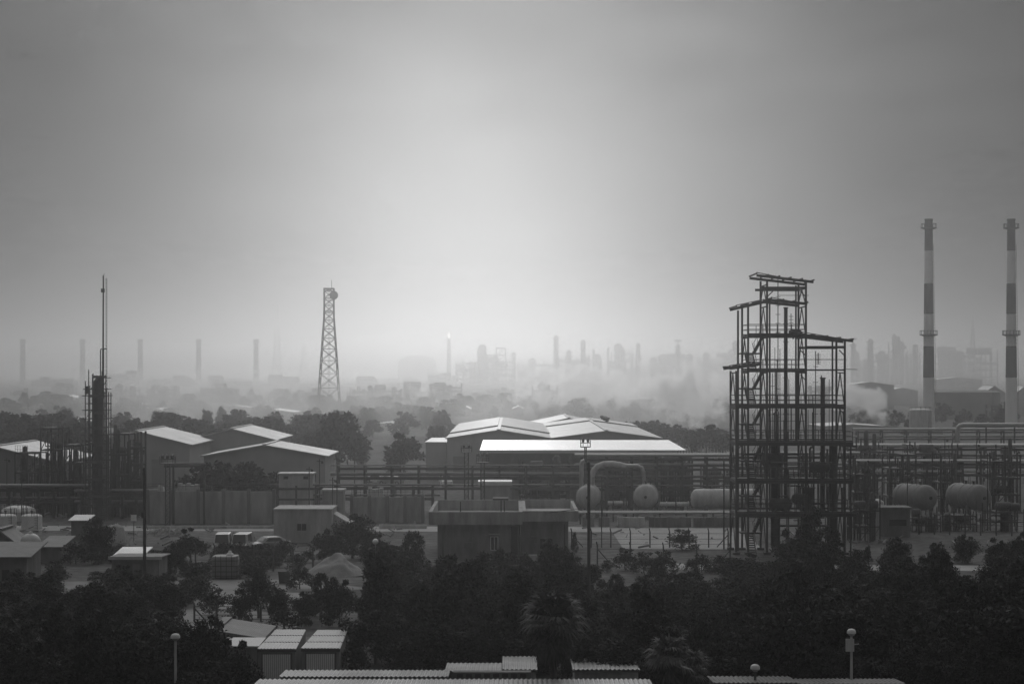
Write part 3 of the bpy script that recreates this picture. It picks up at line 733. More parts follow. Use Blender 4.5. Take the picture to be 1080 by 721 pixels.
# ---------------------------------------------------------------- warehouses in the centre
WH1 = wh('long gabled warehouse behind the white roof, on the left of the pair', 471.5, 580.5, 330, 86, 7.6, 9.0, over=.3, extras=[('door', gx(478, 330), gx(490, 330), .02, 4.6, WALLD)])
WH2 = wh('long gabled warehouse behind the white roof, on the right of the pair', 582.5, 697, 330, 88, 7.6, 8.85, over=.3)
wh('third gabled warehouse, showing only its roof beyond the right one of the pair', 560, 640, 452, 40, 6.3, 8.2)
def roof_detail(root, x0, x1, xr, ze, zr, ya, yb, vents):
    m = MB(); o = .3; sl = (zr-ze)/(xr-x0); sr = (zr-ze)/(x1-xr)
    for xa, za, xb, zb in ((x0-o, ze-o*sl, xr-.32, zr-.32*sl), (x1+o, ze-o*sr, xr+.32, zr-.32*sr)):
        q = [(xa, za+.21), (xb, zb+.21), (xb, zb+.45), (xa, za+.45)]
        m.add([(x, ya, z) for x, z in q]+[(x, yb, z) for x, z in q], [(0,1,2,3), (7,6,5,4), (3,2,6,7), (0,4,5,1), (0,3,7,4), (1,5,6,2)])
    m.build('roof_overlay', ROOFM, root)
    for i in range(vents):
        f = (i+.5)/vents; m = MB(); y = ya+(yb-ya)*f; x = xr+(x1-xr)*(.35+.03*(i % 3)); z = zr-(x-xr)*sr+.45
        m.lathe([(.25, z-.1), (.25, z+.35), (.5, z+.45), (.45, z+.75), (.1, z+.85)], (x, y, 0), 10); m.build('roof_vent', STEEL, root)
roof_detail(WH1, gx(471.5, 330), gx(580.5, 330), (gx(471.5, 330)+gx(580.5, 330))/2, 7.6, 9.0, 352, 416, 0)
roof_detail(WH2, gx(582.5, 330), gx(697, 330), (gx(582.5, 330)+gx(697, 330))/2, 7.6, 8.85, 395, 418, 7)
D = 345; lean_to('lean_to_shed', 'low lean-to with a pale roof against the left side of the long warehouse', 'shed', gx(449, D), gx(470.5, D), D, D+30, gz(466.5, D), gz(462, 375), ROOFM, WALLM, .2)
D0_, D1_ = 276.0, 308.0
def canopy():
    x0, x1 = gx(506, D0_), gx(724.5, D0_); zf, zb = gz(475.5, D0_), gz(464.5, D1_)
    root = thing('white_roof_shed', 'long open fronted shed with a brilliant white roof', 'shed', ((x0+x1)/2, D0_, 0))
    m = MB(); n = 110
    for i in range(n):     # standing seams across the sheet
        a = x0+(x1-x0)*i/n; b_ = x0+(x1-x0)*(i+1)/n
        m.add([(a,D0_,zf),(b_,D0_,zf),(b_,D1_,zb),(a,D1_,zb),(a,D0_,zf+.12),(b_-.03,D0_,zf+.12),(b_-.03,D1_,zb+.12),(a,D1_,zb+.12)], [(3,2,1,0),(4,5,6,7),(0,1,5,4),(2,3,7,6)]+([(1,2,6,5)] if i == n-1 else [])+([(3,0,4,7)] if i == 0 else []))
    m.build('roof', ROOFL, root)
    m = MB(); m.box(x0-.05, x1+.05, D0_-.16, D0_-.02, zf-.3, zf+.16); m.build('gutter', ROOFL, root)
    m = MB(); m.box(x0+.3, x1-.3, D0_+9, D0_+9.2, 0, zb-.5); m.build('back_wall', WALLM, root)
    for px in (508, 541, 571, 601, 632, 662, 692, 722):
        m = MB(); m.beam((gx(px, D0_+.6), D0_+.6, 0), (gx(px, D0_+.6), D0_+.6, zf-.05), .32); m.build('post', GALV, root)
    m = MB()
    for px in (508, 541, 571, 601, 632, 662, 692, 722): m.beam((gx(px, D0_+.6), D0_+.9, zf-.35), (gx(px, D0_+.6), D1_-.6, zb-.3), .2, .35)
    m.build('rafter', STEEL, root)
canopy()
D = 306; x = gx(586, 300); root = thing('site_cabin', 'pale box cabin under the white roofed shed', 'cabin', (x, 281, 0))
m = MB(); m.box(gx(579, 300), gx(593, 300), 281, 284, 0, 4.6); m.build('wall', CONCL, root)
m = MB(); m.box(gx(581, 300), gx(591, 300), 280.94, 281.02, 1.2, 2.2); m.build('window', GLASS, root)
# ---------------------------------------------------------------- concrete walls, road edge
def panel_wall(label, pl, pr, pyt, D, n):
    x0, x1 = gx(pl, D), gx(pr, D); z = gz(pyt, D); root = thing('concrete_wall', label, 'wall', (x0, D, 0))
    for i in range(n):
        m = MB(); a = x0+(x1-x0)*i/n; b_ = x0+(x1-x0)*(i+1)/n; m.box(a+.22, b_-.22, D-.12, D+.12, 0, z-.05-.1*random.random()); m.build('panel', CONC, root)
    for i in range(n+1):
        m = MB(); a = x0+(x1-x0)*i/n; m.box(a-.21, a+.21, D-.22, D+.22, 0, z+.15); m.build('pier', CONCD, root)
    m = MB(); m.beam((x0, D, z+.55), (x1, D, z+.55), .05); m.beam((x0, D, z+.85), (x1, D, z+.85), .05)
    for i in range(2*n+1): m.beam((x0+(x1-x0)*i/2/n, D, z), (x0+(x1-x0)*i/2/n, D, z+.95), .05)
    m.build('railing', STEEL, root)
panel_wall('long grey concrete panel wall in front of the left warehouses', 156, 289, 517, 241, 5)
panel_wall('shorter grey concrete panel wall left of the flat roofed building', 371, 446, 523, 243, 4)
D = 241; root = thing('pale_hut', 'pale square hut between the two concrete walls', 'hut', (gx(351, D), D, 0))
m = MB(); m.box(gx(340, D), gx(362, D), D, D+3, 0, gz(517.5, D)); m.build('wall', CONC, root)
m = MB(); m.box(gx(339, D), gx(363, D), D-.15, D+3.15, gz(517.5, D), gz(516, D)); m.build('roof', CONCL, root)
m = MB(); m.box(gx(352, D), gx(358, D), D-.05, D+.02, .05, 2.1); m.build('door', WALLD, root)
D = 214; root = thing('concrete_blockhouse', 'pale plain concrete building with one small dark window', 'building', (gx(319, D), D, 0))
m = MB(); m.box(gx(288.5, D), gx(350, D), D, D+6, 0, gz(538, D)); m.build('wall', CONCL, root)
m = MB(); m.box(gx(288, D), gx(350.6, D), D-.1, D+6.1, gz(538, D), gz(536.3, D)); m.build('roof_slab', CONCL, root)
m = MB(); m.box(gx(313.5, D), gx(323, D), D-.05, D+.02, gz(559, D), gz(552, D)); w_ = m.build('window', GLASS, root)
m = MB(); m.box(gx(318, D)-.03, gx(318, D)+.03, D-.08, D-.05, gz(559, D), gz(552, D)); m.build('frame', WALLM, w_)
D = 216; m = MB(); m.add([(gx(351, D), D, 0), (gx(370, D), D, 0), (gx(370, D), D+4, 0), (gx(351, D), D+4, 0), (gx(351, D), D, gz(541, D)), (gx(370, D), D, gz(552, D)), (gx(370, D), D+4, gz(552, D)), (gx(351, D), D+4, gz(541, D))], [(3,2,1,0),(4,5,6,7),(0,1,5,4),(1,2,6,5),(2,3,7,6),(3,0,4,7)])
tag(m.build('loading_ramp', CONCL, None, (gx(360, D), D, 0)), 'pale sloping ramp beside the concrete building with one window', 'ramp')
D = 233; m = MB(); m.box(gx(150, D), gx(300, D), D, D+.3, 0, .35); tag(m.build('kerb_wall', CONCL, None, (gx(225, D), D, 0)), 'low pale kerb wall along the foot of the long panel wall', 'wall')
D = 233; m = MB(); m.box(gx(400, D), gx(450, D), D, D+.3, 0, .5); tag(m.build('kerb_wall', CONCL, None, (gx(425, D), D, 0)), 'low pale kerb wall left of the flat roofed building', 'wall')
m = MB(); rr = random.Random(9)
for i in range(60):
    q = MB(); cx, cy, s = gx(rr.uniform(160, 190), 226)+rr.uniform(-.3,.3), rr.uniform(222, 229), rr.uniform(.15, .5)
    m.beam((cx-s, cy, rr.uniform(.02,.3)), (cx+s, cy+rr.uniform(-.5,.5), rr.uniform(.05,.7)), s*.5, s*.4)
tag(m.build('rubble', CONCL), 'pale broken rubble lying right of the black pole', 'rubble', kind='stuff')
# ---------------------------------------------------------------- flat roofed building
def control_building():
    D = 194.0; X = lambda p, d=D: gx(p, d); Z = lambda p, d=D: gz(p, d)
    root = thing('flat_roofed_building', 'low flat roofed building with a deep parapet, behind the trees', 'building', (X(530), D, 0))
    zt, zb, Dr = Z(539.5), Z(553), 211.0
    def ring(x0, x1, y0, y1, z0, z1, name, t_=.35, cut=None):
        m = MB(); m.box(x0, x1, y0, y0+t_, z0, z1); m.box(x0, x1, y1-t_, y1, z0, z1+.12); m.box(x0, x0+t_, y0+t_, y1-t_, z0, z1+.004); m.box(x1-t_, x1, y0+t_, y1-t_, z0, z1+.004)
        return m.build(name, CONC, root)
    ring(X(452), X(551), D, Dr, zb, zt, 'parapet')
    ring(X(551)+.01, X(610.5), D+1.0, Dr, zb+.25, zt+.02, 'parapet')
    m = MB(); m.box(X(452)+.35, X(551)-.35, D+.35, Dr-.35, zb+.05, zb+.25); m.box(X(551)+.4, X(610.5)-.35, D+1.4, Dr-.35, zb+.3, zb+.5); m.build('roof_deck', CONCL, root)
    m = MB(); m.box(X(461), X(551), D+.9, Dr-1, 0, zb-.01); m.box(X(551)+.005, X(600), D+1.9, Dr-1, 0, zb+.24); m.build('wall', CONCD, root)
    for a, b, c, d in ((517, 525.5, 566, 581),):
        m = MB(); m.box(X(a), X(b), D+.8, D+.91, Z(d), Z(c)); w = m.build('window', WHITE, root)
        for u, v in ((a+.8, (a+b)/2-.4), ((a+b)/2+.4, b-.8)):
            m = MB(); m.box(X(u), X(v), D+.77, D+.805, Z(d)+.08, Z(c)-.08); m.build('pane', GLASS, w)
    m = MB(); m.box(X(539), X(546), D+.82, D+.92, .02, Z(556)); m.build('door', GLASS, root)
    m = MB(); m.box(X(570), X(583), D+1.82, D+1.92, 1.0, 2.0); m.build('window', GLASS, root)
    m = MB(); m.beam((X(485.5), D+.6, zb), (X(485.5), D+.6, Z(529)), .12); m.build('vent_pipe', STEEL, root)
    m = MB()
    for p in (528, 531.5): m.beam((X(p), D+8, zb), (X(p), D+8, Z(533)), .12)
    m.box(X(519), X(536), D+7.5, D+8.6, Z(532.3), Z(530)); m.build('roof_unit', STEEL, root)
    m = MB(); m.tube([(X(551), D+1.5, Z(545)), (X(580), D+1, Z(541)), (X(612), D+.4, Z(536.5))], .03, 5); m.build('roof_cable', STEEL, root)
    for a, t_ in ((467, .9), (548.5, .9), (596, 1.9)):
        m = MB(); m.tube([(X(a), D+t_-.08, .1), (X(a), D+t_-.08, zb-.1)], .06, 8); m.build('drain_pipe', STEEL2, root)
    for a, c in ((489, 572), (560, 567)):
        m = MB(); e = 0 if a < 551 else 1.0; m.box(X(a), X(a+9), D+.4+e, D+.9+e-.01, Z(c+6), Z(c)); m.build('air_conditioner', CONCD, root)
    m = MB(); m.box(X(515.5), X(527), D+.5, D+.9-.01, Z(564.3), Z(563.3)); m.build('window_hood', CONC, root)
    m = MB(); m.box(X(556), X(587), D-1.2, D-.3, 0, Z(584)); m.build('entrance_step', CONCL, root)
control_building()
D = 245; root = thing('roof_cabin', 'grey box cabin with a white roof behind the flat roofed building', 'cabin', (gx(521.5, D), D, 0))
m = MB(); m.box(gx(507, D), gx(538, D), D, D+4, 0, gz(511.5, D)); m.build('wall', CONC, root)
m = MB(); m.box(gx(504, D), gx(540, D), D-.3, D+4.3, gz(511.5, D), gz(507.5, D)); m.build('roof', TANKW, root)
# ---------------------------------------------------------------- floodlight gantries and poles
def flood_post(label, px, D, py_post, py_top, pw, fw, n=3, two=True):
    x = gx(px, D); zp, zt = gz(py_post, D), gz(py_top, D); w = pw*D/F; f = fw*D/F/2
    root = thing('floodlight_post', label, 'floodlight', (x, D, 0))
    m = MB()
    for s in (-1, 1): m.beam((x+s*w/2, D, 0), (x+s*w/2, D, zp), .16)
    k = 0
    while k < zp-.6: m.beam((x-w/2, D, k), (x+w/2, D, k+.6), .06); m.beam((x-w/2, D, k+.6), (x+w/2, D, k+.6), .05); k += .6
    m.build('lattice_post', STEEL, root)
    m = MB(); m.box(x-f, x+f, D-.5, D+.5, zp, zp+.1)
    for s in (-1, 1):
        for e in (-.5, .5): m.beam((x+s*f, D+e, zp), (x+s*f, D+e, zt), .08)
    m.beam((x-f, D-.5, zp+.6), (x+f, D-.5, zp+.6), .06); m.beam((x-f, D+.5, zp+.6), (x+f, D+.5, zp+.6), .06)
    m.build('lamp_platform', STEEL, root)
    for i in range(n):
        u = x-f+2*f*(i+.5)/n; m = MB(); m.beam((u, D-.4, zt-.1), (u, D+.1, zt+.15), .34, .42); m.beam((u, D, zp+.05), (u, D, zt), .06); m.build('lamp', STEEL, root)
flood_post('floodlight post with three lamps in front of the long concrete wall', 177, 238, 489, 481, 4.5, 15)
flood_post('tall floodlight post with an open cradle in front of the long warehouse door', 492, 250, 477, 470, 4, 11, 2)
flood_post('shorter floodlight post beside the box cabin with a white roof', 509, 240, 488, 479, 3.6, 13, 3)
flood_post('floodlight mast showing its cradle above the black pole against the white roof', 617.5, 262, 471.5, 464, 1.6, 10, 2)
D = 239; root = thing('pipe_gantry', 'dark portal gantry joined to the three lamp floodlight post', 'gantry', (gx(198, D), D, 0))
m = MB()
for p in (182, 214.5): m.beam((gx(p, D), D+.6, 0), (gx(p, D), D+.6, gz(490, D)), .25)
m.beam((gx(172, D), D+.6, gz(491.5, D)), (gx(216, D), D+.6, gz(491.5, D)), .25, .3); m.beam((gx(204, D), D+.6, gz(509, D)), (gx(213.5, D), D+.6, gz(497, D)), .15); m.build('frame', STEEL, root)
m = MB(); m.tube([(gx(172, D), D+.6, gz(491.5, D)+.32), (gx(216, D), D+.6, gz(491.5, D)+.32)], .14, 8); m.build('pipe', PIPED, root)
def utility_pole(label, px, D, pyt, r):
    x = gx(px, D); z = gz(pyt, D); root = thing('utility_pole', label, 'pole', (x, D, 0))
    m = MB(); m.tube([(x, D, 0), (x, D, z)], [r*1.25, r], 10); m.build('pole', WOODP, root, smooth=True)
    m = MB(); m.box(x-.22, x+.05, D-.28, D-.1, z*.62, z*.62+.5); m.build('junction_box', STEEL, root)
    m = MB()
    for q in (.25, .6): m.tube([(x-.12, D, z-q), (x-.12, D, z-q+.18)], .05, 6)
    m.build('insulator', STEEL, root)
utility_pole('black pole in front of the tank and floodlight mast, right of the flat roofed building', 621, 152, 487, .12)
utility_pole('black pole standing over the white roofed shed on the left', 152.5, 160, 493, .12)
def slim_post(label, px, D, pyt, pyb=None, r=.05, lamp=0, cat='lamp post', m1=None):
    x = gx(px, D); z = gz(pyt, D); root = thing('slim_lamp_post', label, cat, (x, D, 0))
    m = MB(); m.tube([(x, D, 0), (x, D, z)], [r*1.3, r], 8); m.build('pole', m1 or STEEL, root)
    m = MB(); m.tube([(x, D, z-.05), (x-.3*lamp, D-.2, z+.18), (x-.8*lamp, D-.3, z+.2)], .04, 6); m.build('bracket', m1 or STEEL, root)
    m = MB(); m.box(x-.8*lamp-.3, x-.8*lamp+.1, D-.45, D-.15, z+.1, z+.26); m.build('lamp_head', GALV, root)
slim_post('slim lamp post with a bent head just left of the steel tower', 763.5, 206, 485, lamp=1, r=.07)
slim_post('slim pole between the black pole and the round vessels', 634.5, 208, 503, lamp=.01)
slim_post('slim pole standing behind the flat roofed building roof', 554, 220, 492, lamp=.01, r=.06)
slim_post('slim pole with a lamp right of the steel tower', 957, 228, 470, lamp=.5, r=.05)
# ---------------------------------------------------------------- pipe racks in the middle
pipe_rack('long dark double pipe rack crossing behind the flat roofed building', gx(356, 262), gx(612, 262), 262, [(.4, 5.1, .24, PIPED), (1.3, 5.1, .2, PIPED), (2.1, 5.1, .18, PIPED), (.4, 6.3, .08, PIPED), (1.6, 6.3, .07, PIPED), (1, 3.6, .13, PIPE)], bays=9)
pipe_rack('pipe rack with pale and dark pipes behind the round vessels', gx(614, 264), gx(772, 264), 264, [(.4, 7.6, .22, PIPE), (1.4, 7.6, .25, PIPE), (2.1, 6.2, .22, PIPED), (.5, 6.2, .22, PIPED), (1.2, 4.6, .18, PIPED), (.3, 3.4, .15, PIPED)], bays=6)
pipe_rack('pipe rack with pale pipes behind the foot of the steel tower', gx(774, 275), gx(900, 275), 275, [(.4, 7.4, .22, PIPE), (1.4, 7.4, .25, PIPED), (2.1, 5.8, .22, PIPE), (1.0, 4.4, .2, PIPED)], bays=5)
pipe_rack('low pipe rack behind the shorter concrete wall', gx(292, 256), gx(456, 256), 256, [(.3, 4.0, .14, PIPED), (1.0, 4.0, .1, PIPE), (.6, 2.6, .14, PIPED)], bays=8, m1=STEEL2)
D = 258
for a, b_, py, lb in ((640, 662, 530.5, 'short pale pipe on the ground between the two round vessels'), (696, 727, 531.5, 'short pale pipe on the ground right of the round vessels')):
    root = thing('ground_pipe', lb, 'pipe', (gx(a, D), D, 0)); z = gz(py, D); m = MB(); m.tube([(gx(a, D), D, z), (gx(b_, D), D, z)], .3, 14); m.build('pipe', VESSEL, root, smooth=True)
    for u in (a+4, b_-4):
        m = MB(); m.box(gx(u, D)-.15, gx(u, D)+.15, D-.25, D+.25, 0, z-.28); m.build('support', CONC, root)
        m = MB(); m.lathe([(.3, -.06), (.42, -.055), (.42, .055), (.3, .06)], (gx(u+3, D), D, z), 14, (1,0,0)); m.build('flange', VESSEL, root)
unit_px('pipe_structure', 'dark steel structure crowded with piping behind the right round vessel', 700, 730, 483, 269, 4, 4, npipe=16, topvar=False)
unit_px('pipe_structure', 'dark pipework frame behind the left round vessel', 640, 664, 489, 269, 4, 4, npipe=12, topvar=False)
unit_px('pipe_structure', 'pipework frame just left of the steel tower', 742, 770, 492, 285, 4, 3, npipe=12)
unit_px('pipe_structure', 'pipework frame under the left end of the white roof', 548, 600, 484, 266, 3, 4, npipe=14, cols=4)
# vessels
VESSELD = mat('darkened_vessel_paint', .21, .7, 0, .25, .7, .3)  # darker copy of the vessel paint; dimness of the right side put into its colour
def vessel(label, px, py, D, r, dx, dy, pyleg, VESSEL=VESSEL):
    x, z = gx(px, D), gz(py, D); root = thing('pressure_vessel', label, 'pressure vessel', (x, D, 0))
    L_ = math.hypot(dx, dy); ax = Vector((dx, dy, 0)).normalized()
    dome = [(r*math.sin(a), -.62*r*math.cos(a)) for a in (0.03, .25, .5, .75, 1.0, 1.25, 1.5)]
    m = MB(); m.lathe(dome+[(r, L_)]+[(rr_, L_-h) for rr_, h in reversed(dome)], (x, D, z), 36, ax); m.build('shell', VESSEL, root, smooth=True)
    for q in (.12, .5, .9):
        m = MB(); m.lathe([(r, L_*q-.05), (r+.05, L_*q-.04), (r+.05, L_*q+.04), (r, L_*q+.05)], (x, D, z), 36, ax); m.build('weld_ring', VESSEL, root)
    for q in (.14, .8):
        c = Vector((x, D, 0))+ax*L_*q; n = Vector((-ax.y, ax.x, 0)); m = MB()
        m.beam(c+n*r*.75, c+n*r*.75+Vector((0,0,z-r*.5)), .4, .3); m.beam(c-n*r*.75, c-n*r*.75+Vector((0,0,z-r*.5)), .4, .3); m.beam(c+n*r+Vector((0,0,z-r*.75)), c-n*r+Vector((0,0,z-r*.75)), .3, .4); m.build('saddle', CONCD, root)
    c = Vector((x, D, z))-ax*(.62*r-.02); m = MB(); m.lathe([(.2, -.12), (.2, .08)], c, 14, ax); m.build('manhole', STEEL, root)
    for q in (.25, .6):
        c = Vector((x, D, z+r-.05))+ax*L_*q; m = MB(); m.lathe([(.14, 0), (.14, .35), (.24, .36), (.24, .44)], c, 10); m.build('nozzle', STEEL, root)
    c = Vector((x, D, z+r)); m = MB()
    for q in (.2, .7):
        for s in (-.5, .5): p = c+ax*L_*q+Vector((s*1.2, 0, 0)); m.beam(p-Vector((0,0,.2)), p+Vector((0,0,1.0)), .05)
    for s in (-.6, .6): m.beam(c+ax*L_*.2+Vector((s, 0, .95)), c+ax*L_*.7+Vector((s, 0, .95)), .05)
    m.build('railing', STEEL, root)
    return root
vessel('round fronted pale vessel under the gooseneck pipe, right of the black pole', 620, 524, 250, 1.55, .3, 3.2, 548)
vessel('round fronted pale vessel in the middle of the yard, without a pole in front', 681, 523.5, 250, 1.6, .3, 3.2, 548)
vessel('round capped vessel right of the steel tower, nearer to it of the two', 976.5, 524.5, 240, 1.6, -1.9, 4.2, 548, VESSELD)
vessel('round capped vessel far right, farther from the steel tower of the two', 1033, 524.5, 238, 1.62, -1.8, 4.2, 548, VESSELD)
vessel('pale long vessel lying sideways just left of the steel tower', 735, 526, 252, 1.35, 7.5, .3, 548)
def goose():
    D = 253; X = lambda p: gx(p, D); Z = lambda p: gz(p, D)
    root = thing('gooseneck_pipe', 'fat pale duct bending over the two round vessels', 'pipe', (X(645), D, 0)); m = MB()
    m.tube([(X(624), D, Z(512)), (X(624), D, Z(502)), (X(626), D, Z(496)), (X(630), D, Z(491.5)), (X(637), D, Z(489)), (X(646), D, Z(488.6)), (X(654), D, Z(490)), (X(660), D, Z(491.5))], .38, 16); m.build('duct', VESSEL, root, smooth=True)
    m = MB(); m.tube([(X(660), D, Z(491)), (X(672), D, Z(491)), (X(677), D, Z(493)), (X(679), D, Z(498)), (X(679.5), D, Z(510))], .24, 12); m.build('down_pipe', PIPE, root, smooth=True)
    m = MB(); m.tube([(X(613.5), D+1, 0), (X(613.5), D+1, Z(490)), (X(614.5), D+1, Z(487)), (X(617), D+1, Z(486))], .3, 12); m.build('vent_pipe', PIPE, root, smooth=True)
    m = MB()
    for p in (658, 660.5): m.beam((X(p), D, 0), (X(p), D, Z(493)), .2)
    m.beam((X(640), D, 0), (X(640), D, Z(492)), .2); m.build('support', STEEL, root)
goose()
root = thing('ground_pipeline', 'thin pale pipeline on low supports in front of the round vessels', 'pipeline', (gx(600, 240), 240, 0)); D = 240
m = MB(); m.tube([(gx(604, D), D, gz(540.5, D)), (gx(776, D), D, gz(540.5, D))], .16, 10); m.tube([(gx(604, D), D+.6, gz(539.5, D)), (gx(776, D), D+.6, gz(539.5, D))], .12, 10); m.build('pipe', PIPE, root, smooth=True)
for p in (612, 640, 668, 696, 724, 752):
    m = MB(); m.beam((gx(p, D), D, 0), (gx(p, D), D, gz(541.5, D)), .2); m.beam((gx(p, D), D-.3, gz(541.8, D)), (gx(p, D), D+.9, gz(541.8, D)), .14); m.build('support', STEEL, root)
D = 236
for a, b_, mm, lb in ((614, 627, CONCD, 'dark low wall block behind the black pole'), (631, 643, CONCD, 'dark low wall block left of the pale one'), (651, 680, CONCL, 'pale low wall block in front of the round vessels'), (684, 729, CONCD, 'long dark low wall of blocks in front of the right round vessel'), (731, 775, CONCD, 'long dark low wall of blocks just left of the steel tower')):
    m = MB(); n = max(2, int((b_-a)/6)); x0, x1 = gx(a, D), gx(b_, D)
    for i in range(n): u, v_ = x0+(x1-x0)*i/n, x0+(x1-x0)*(i+1)/n; m.box(u+.03, v_-.03, D-.25, D+.25, 0, gz(545, D)+random.uniform(-.06,.06))
    tag(m.build('low_wall', mm, None, ((x0+x1)/2, D, 0)), lb, 'wall')
# fences of concrete posts and wires
def post_fence(label, pts, h, n, wires=3, m1=None, lean=True, name='wire_fence'):
    root = thing(name, label, 'fence', (*pts[0], 0)); a, b_ = Vector((*pts[0], 0)), Vector((*pts[1], 0)); P = [a.lerp(b_, i/(n-1)) for i in range(n)]
    for p in P:
        m = MB(); m.beam(p, p+Vector((0,0,h)), .14); m.beam(p+Vector((0,0,h)), p+Vector((-.1,-.3,h+.35)), .1); m.build('post', m1 or STEEL, root)
    for p, s in ((P[0], 1), (P[-1], -1)):
        m = MB(); d = (b_-a).normalized()*s; m.beam(p+Vector((0,0,h*.8)), p+d*h*.7+Vector((0,0,.05)), .1); m.build('strut', m1 or STEEL, root)
    m = MB()
    for i in range(wires):
        z = h*(i+.6)/wires; m.beam(a+Vector((0,0,z)), b_+Vector((0,0,z)), .035)
    m.build('wire', STEEL, root); return root
post_fence('post and wire fence in front of the grassy strip, right of the flat roofed building', ((gx(603, 208), 208), (gx(768, 208), 208)), 1.75, 9)
post_fence('nearer post and wire fence at the edge of the trees', ((gx(630, 190), 190), (gx(770, 188), 188)), 1.9, 5, 2)
post_fence('dark railing fence between the trees and the two vessels on the right', ((gx(905, 226), 226), (gx(1100, 222), 222)), 2.2, 13, 3)
post_fence('thin wire fence behind the two container sheds', ((gx(205, 146), 146), (gx(322, 146), 146)), 1.3, 6, 4)
post_fence('row of pale posts beyond the white roof, running up to the steel tower', ((gx(724, 470), 470), (gx(776, 405), 405)), 1.6, 16, 2, CONCL)
post_fence('wire fence with slender posts along the left service track', ((gx(186, 186), 186), (gx(330, 182), 182)), 2.2, 8, 4)
# ---------------------------------------------------------------- plant on the right
pipe_rack('broad pipe rack with thick pale pipes right of the steel tower', gx(894, 335), gx(1110, 335), 335, [(.4, 6.2, .34, PIPE), (1.4, 6.25, .36, PIPE), (2.4, 6.2, .3, PIPED), (.5, 4.5, .25, PIPED), (1.6, 4.5, .3, PIPE), (.9, 3.0, .2, PIPED)], bays=9, dy=3)
pipe_rack('lower pipe rack of many thin pipes behind the two vessels on the right', gx(902, 290), gx(1110, 290), 290, [(.3, 5.6, .16, PIPE), (.9, 5.6, .16, PIPED), (1.5, 5.65, .2, PIPE), (2.1, 5.6, .16, PIPED), (.6, 4.0, .16, PIPE), (1.6, 4.0, .18, PIPED)], bays=11)
pipe_rack('far pipe rack with pale pipes just below the steam on the right', gx(905, 420), gx(1110, 420), 420, [(.4, 6.6, .3, PIPE), (1.6, 6.6, .3, PIPED), (.8, 5.0, .25, PIPE)], bays=8)
D = 415; root = thing('pipe_loop', 'thick pale pipe rising and bending to the right below the striped chimneys', 'pipe', (gx(1010, D), D, 0)); z = gz(448, D)
m = MB(); m.tube([(gx(1010, D), D, 0), (gx(1010, D), D, z-1.4), (gx(1010.6, D), D, z-.5), (gx(1012.6, D), D, z-.1), (gx(1016, D), D, z), (gx(1110, D), D, z)], .5, 14); m.build('pipe', PIPE, root, smooth=True)
for p in (1040, 1070, 1100):
    m = MB(); m.beam((gx(p, D), D, 0), (gx(p, D), D, z-.5), .3); m.build('support', STEEL, root)
D = 520; root = thing('covered_conveyor', 'sloping pale covered conveyor right of the steel tower', 'conveyor', (gx(944, D), D, 0))
m = MB(); m.beam((gx(890, D), D, gz(446.5, D)), (gx(994, D), D, gz(456, D)), 2, 1.1); m.build('gallery', PIPE, root)
for p, py in ((905, 448.5), (930, 451), (955, 453), (980, 455.5)):
    m = MB(); m.beam((gx(p, D), D, 0), (gx(p, D), D, gz(py, D)), .35); m.build('trestle', STEEL, root)
D = 500; gable('clad_shed', 'low shed with pale ribbed walls below the conveyor, right of the steel tower', 'shed', gx(868, D), gx(933, D), D, D+25, gz(450, D), gz(448, D), ROOFM, mat('ribbed_wall', .36, .8, 0, .2, .3, .4, .5, ('X', 3.0)), over=.2)
vtank('storage_tank', 'small dark round tank at the foot of the nearer striped chimney', 971, 560, 430.5, 3.3, .5, VESSEL)
vtank('storage_tank', 'broad round tank with a pale rim behind the striped chimneys', 1018, 790, 410.5, 14, 1.2, mat('tank_grey', .2, .8, 0, .2, .1))
gable('far_shed', 'long far shed with a pale roof between the striped chimneys', 'shed', gx(1037, 860), gx(1061, 860), 860, 880, gz(415, 860), gz(407, 860), TANKW, TANKW, over=.2)
gable('far_shed', 'far shed with pale walls cut by the right picture edge', 'shed', gx(1071, 860), gx(1092, 860), 860, 880, gz(415, 860), gz(407, 860), TANKW, TANKW, over=.2)
vtank('dome_tank', 'small tank with a bright white dome just right of the steel tower foot', 923.5, 236, 525.5, 1.15, .75, TANKW)
D = 222; root = thing('equipment_hut', 'dark equipment hut with a wide opening right of the steel tower foot', 'hut', (gx(944, D), D, 0))
m = MB(); m.box(gx(928.5, D), gx(960, D), D, D+3, 0, gz(537, D)); m.build('wall', CONCD, root)
m = MB(); m.box(gx(927, D), gx(961.5, D), D-.3, D+3.2, gz(537, D), gz(534.5, D)); m.build('roof', CONCD, root)
m = MB(); m.box(gx(938, D), gx(956, D), D-.05, D+.02, gz(554, D), gz(547.5, D)); m.build('opening', GLASS, root)
unit_px('pipe_structure', 'dark pipework frame close to the right side of the steel tower', 902, 922, 482, 232, 4, 4, npipe=18, th=.16)
unit_px('pipe_structure', 'dark pipework frame behind the nearer of the two right vessels', 938, 966, 480, 262, 5, 4, npipe=18, th=.18, topvar=False)
unit_px('pipe_structure', 'dark pipework frame between the two right vessels', 992, 1016, 478, 258, 5, 4, npipe=18, th=.18)
unit_px('pipe_structure', 'tall pipework frame at the right picture edge behind the vessel', 1044, 1076, 470, 262, 5, 4, npipe=18, th=.18)
unit_px('pipe_structure', 'thin pipework frame in front of the broad rack, above the dome tank', 908, 936, 462, 300, 4, 4, npipe=14, th=.2)
unit_px('pipe_structure', 'pipework frame with drums in front of the broad rack, above the two vessels', 965, 1010, 466, 310, 4, 4, npipe=16, th=.2)
unit_px('far_process_unit', 'dark piping and pylon in front of the farther striped chimney', 1046, 1066, 424, 700, 8, 3, npipe=10, th=.6)
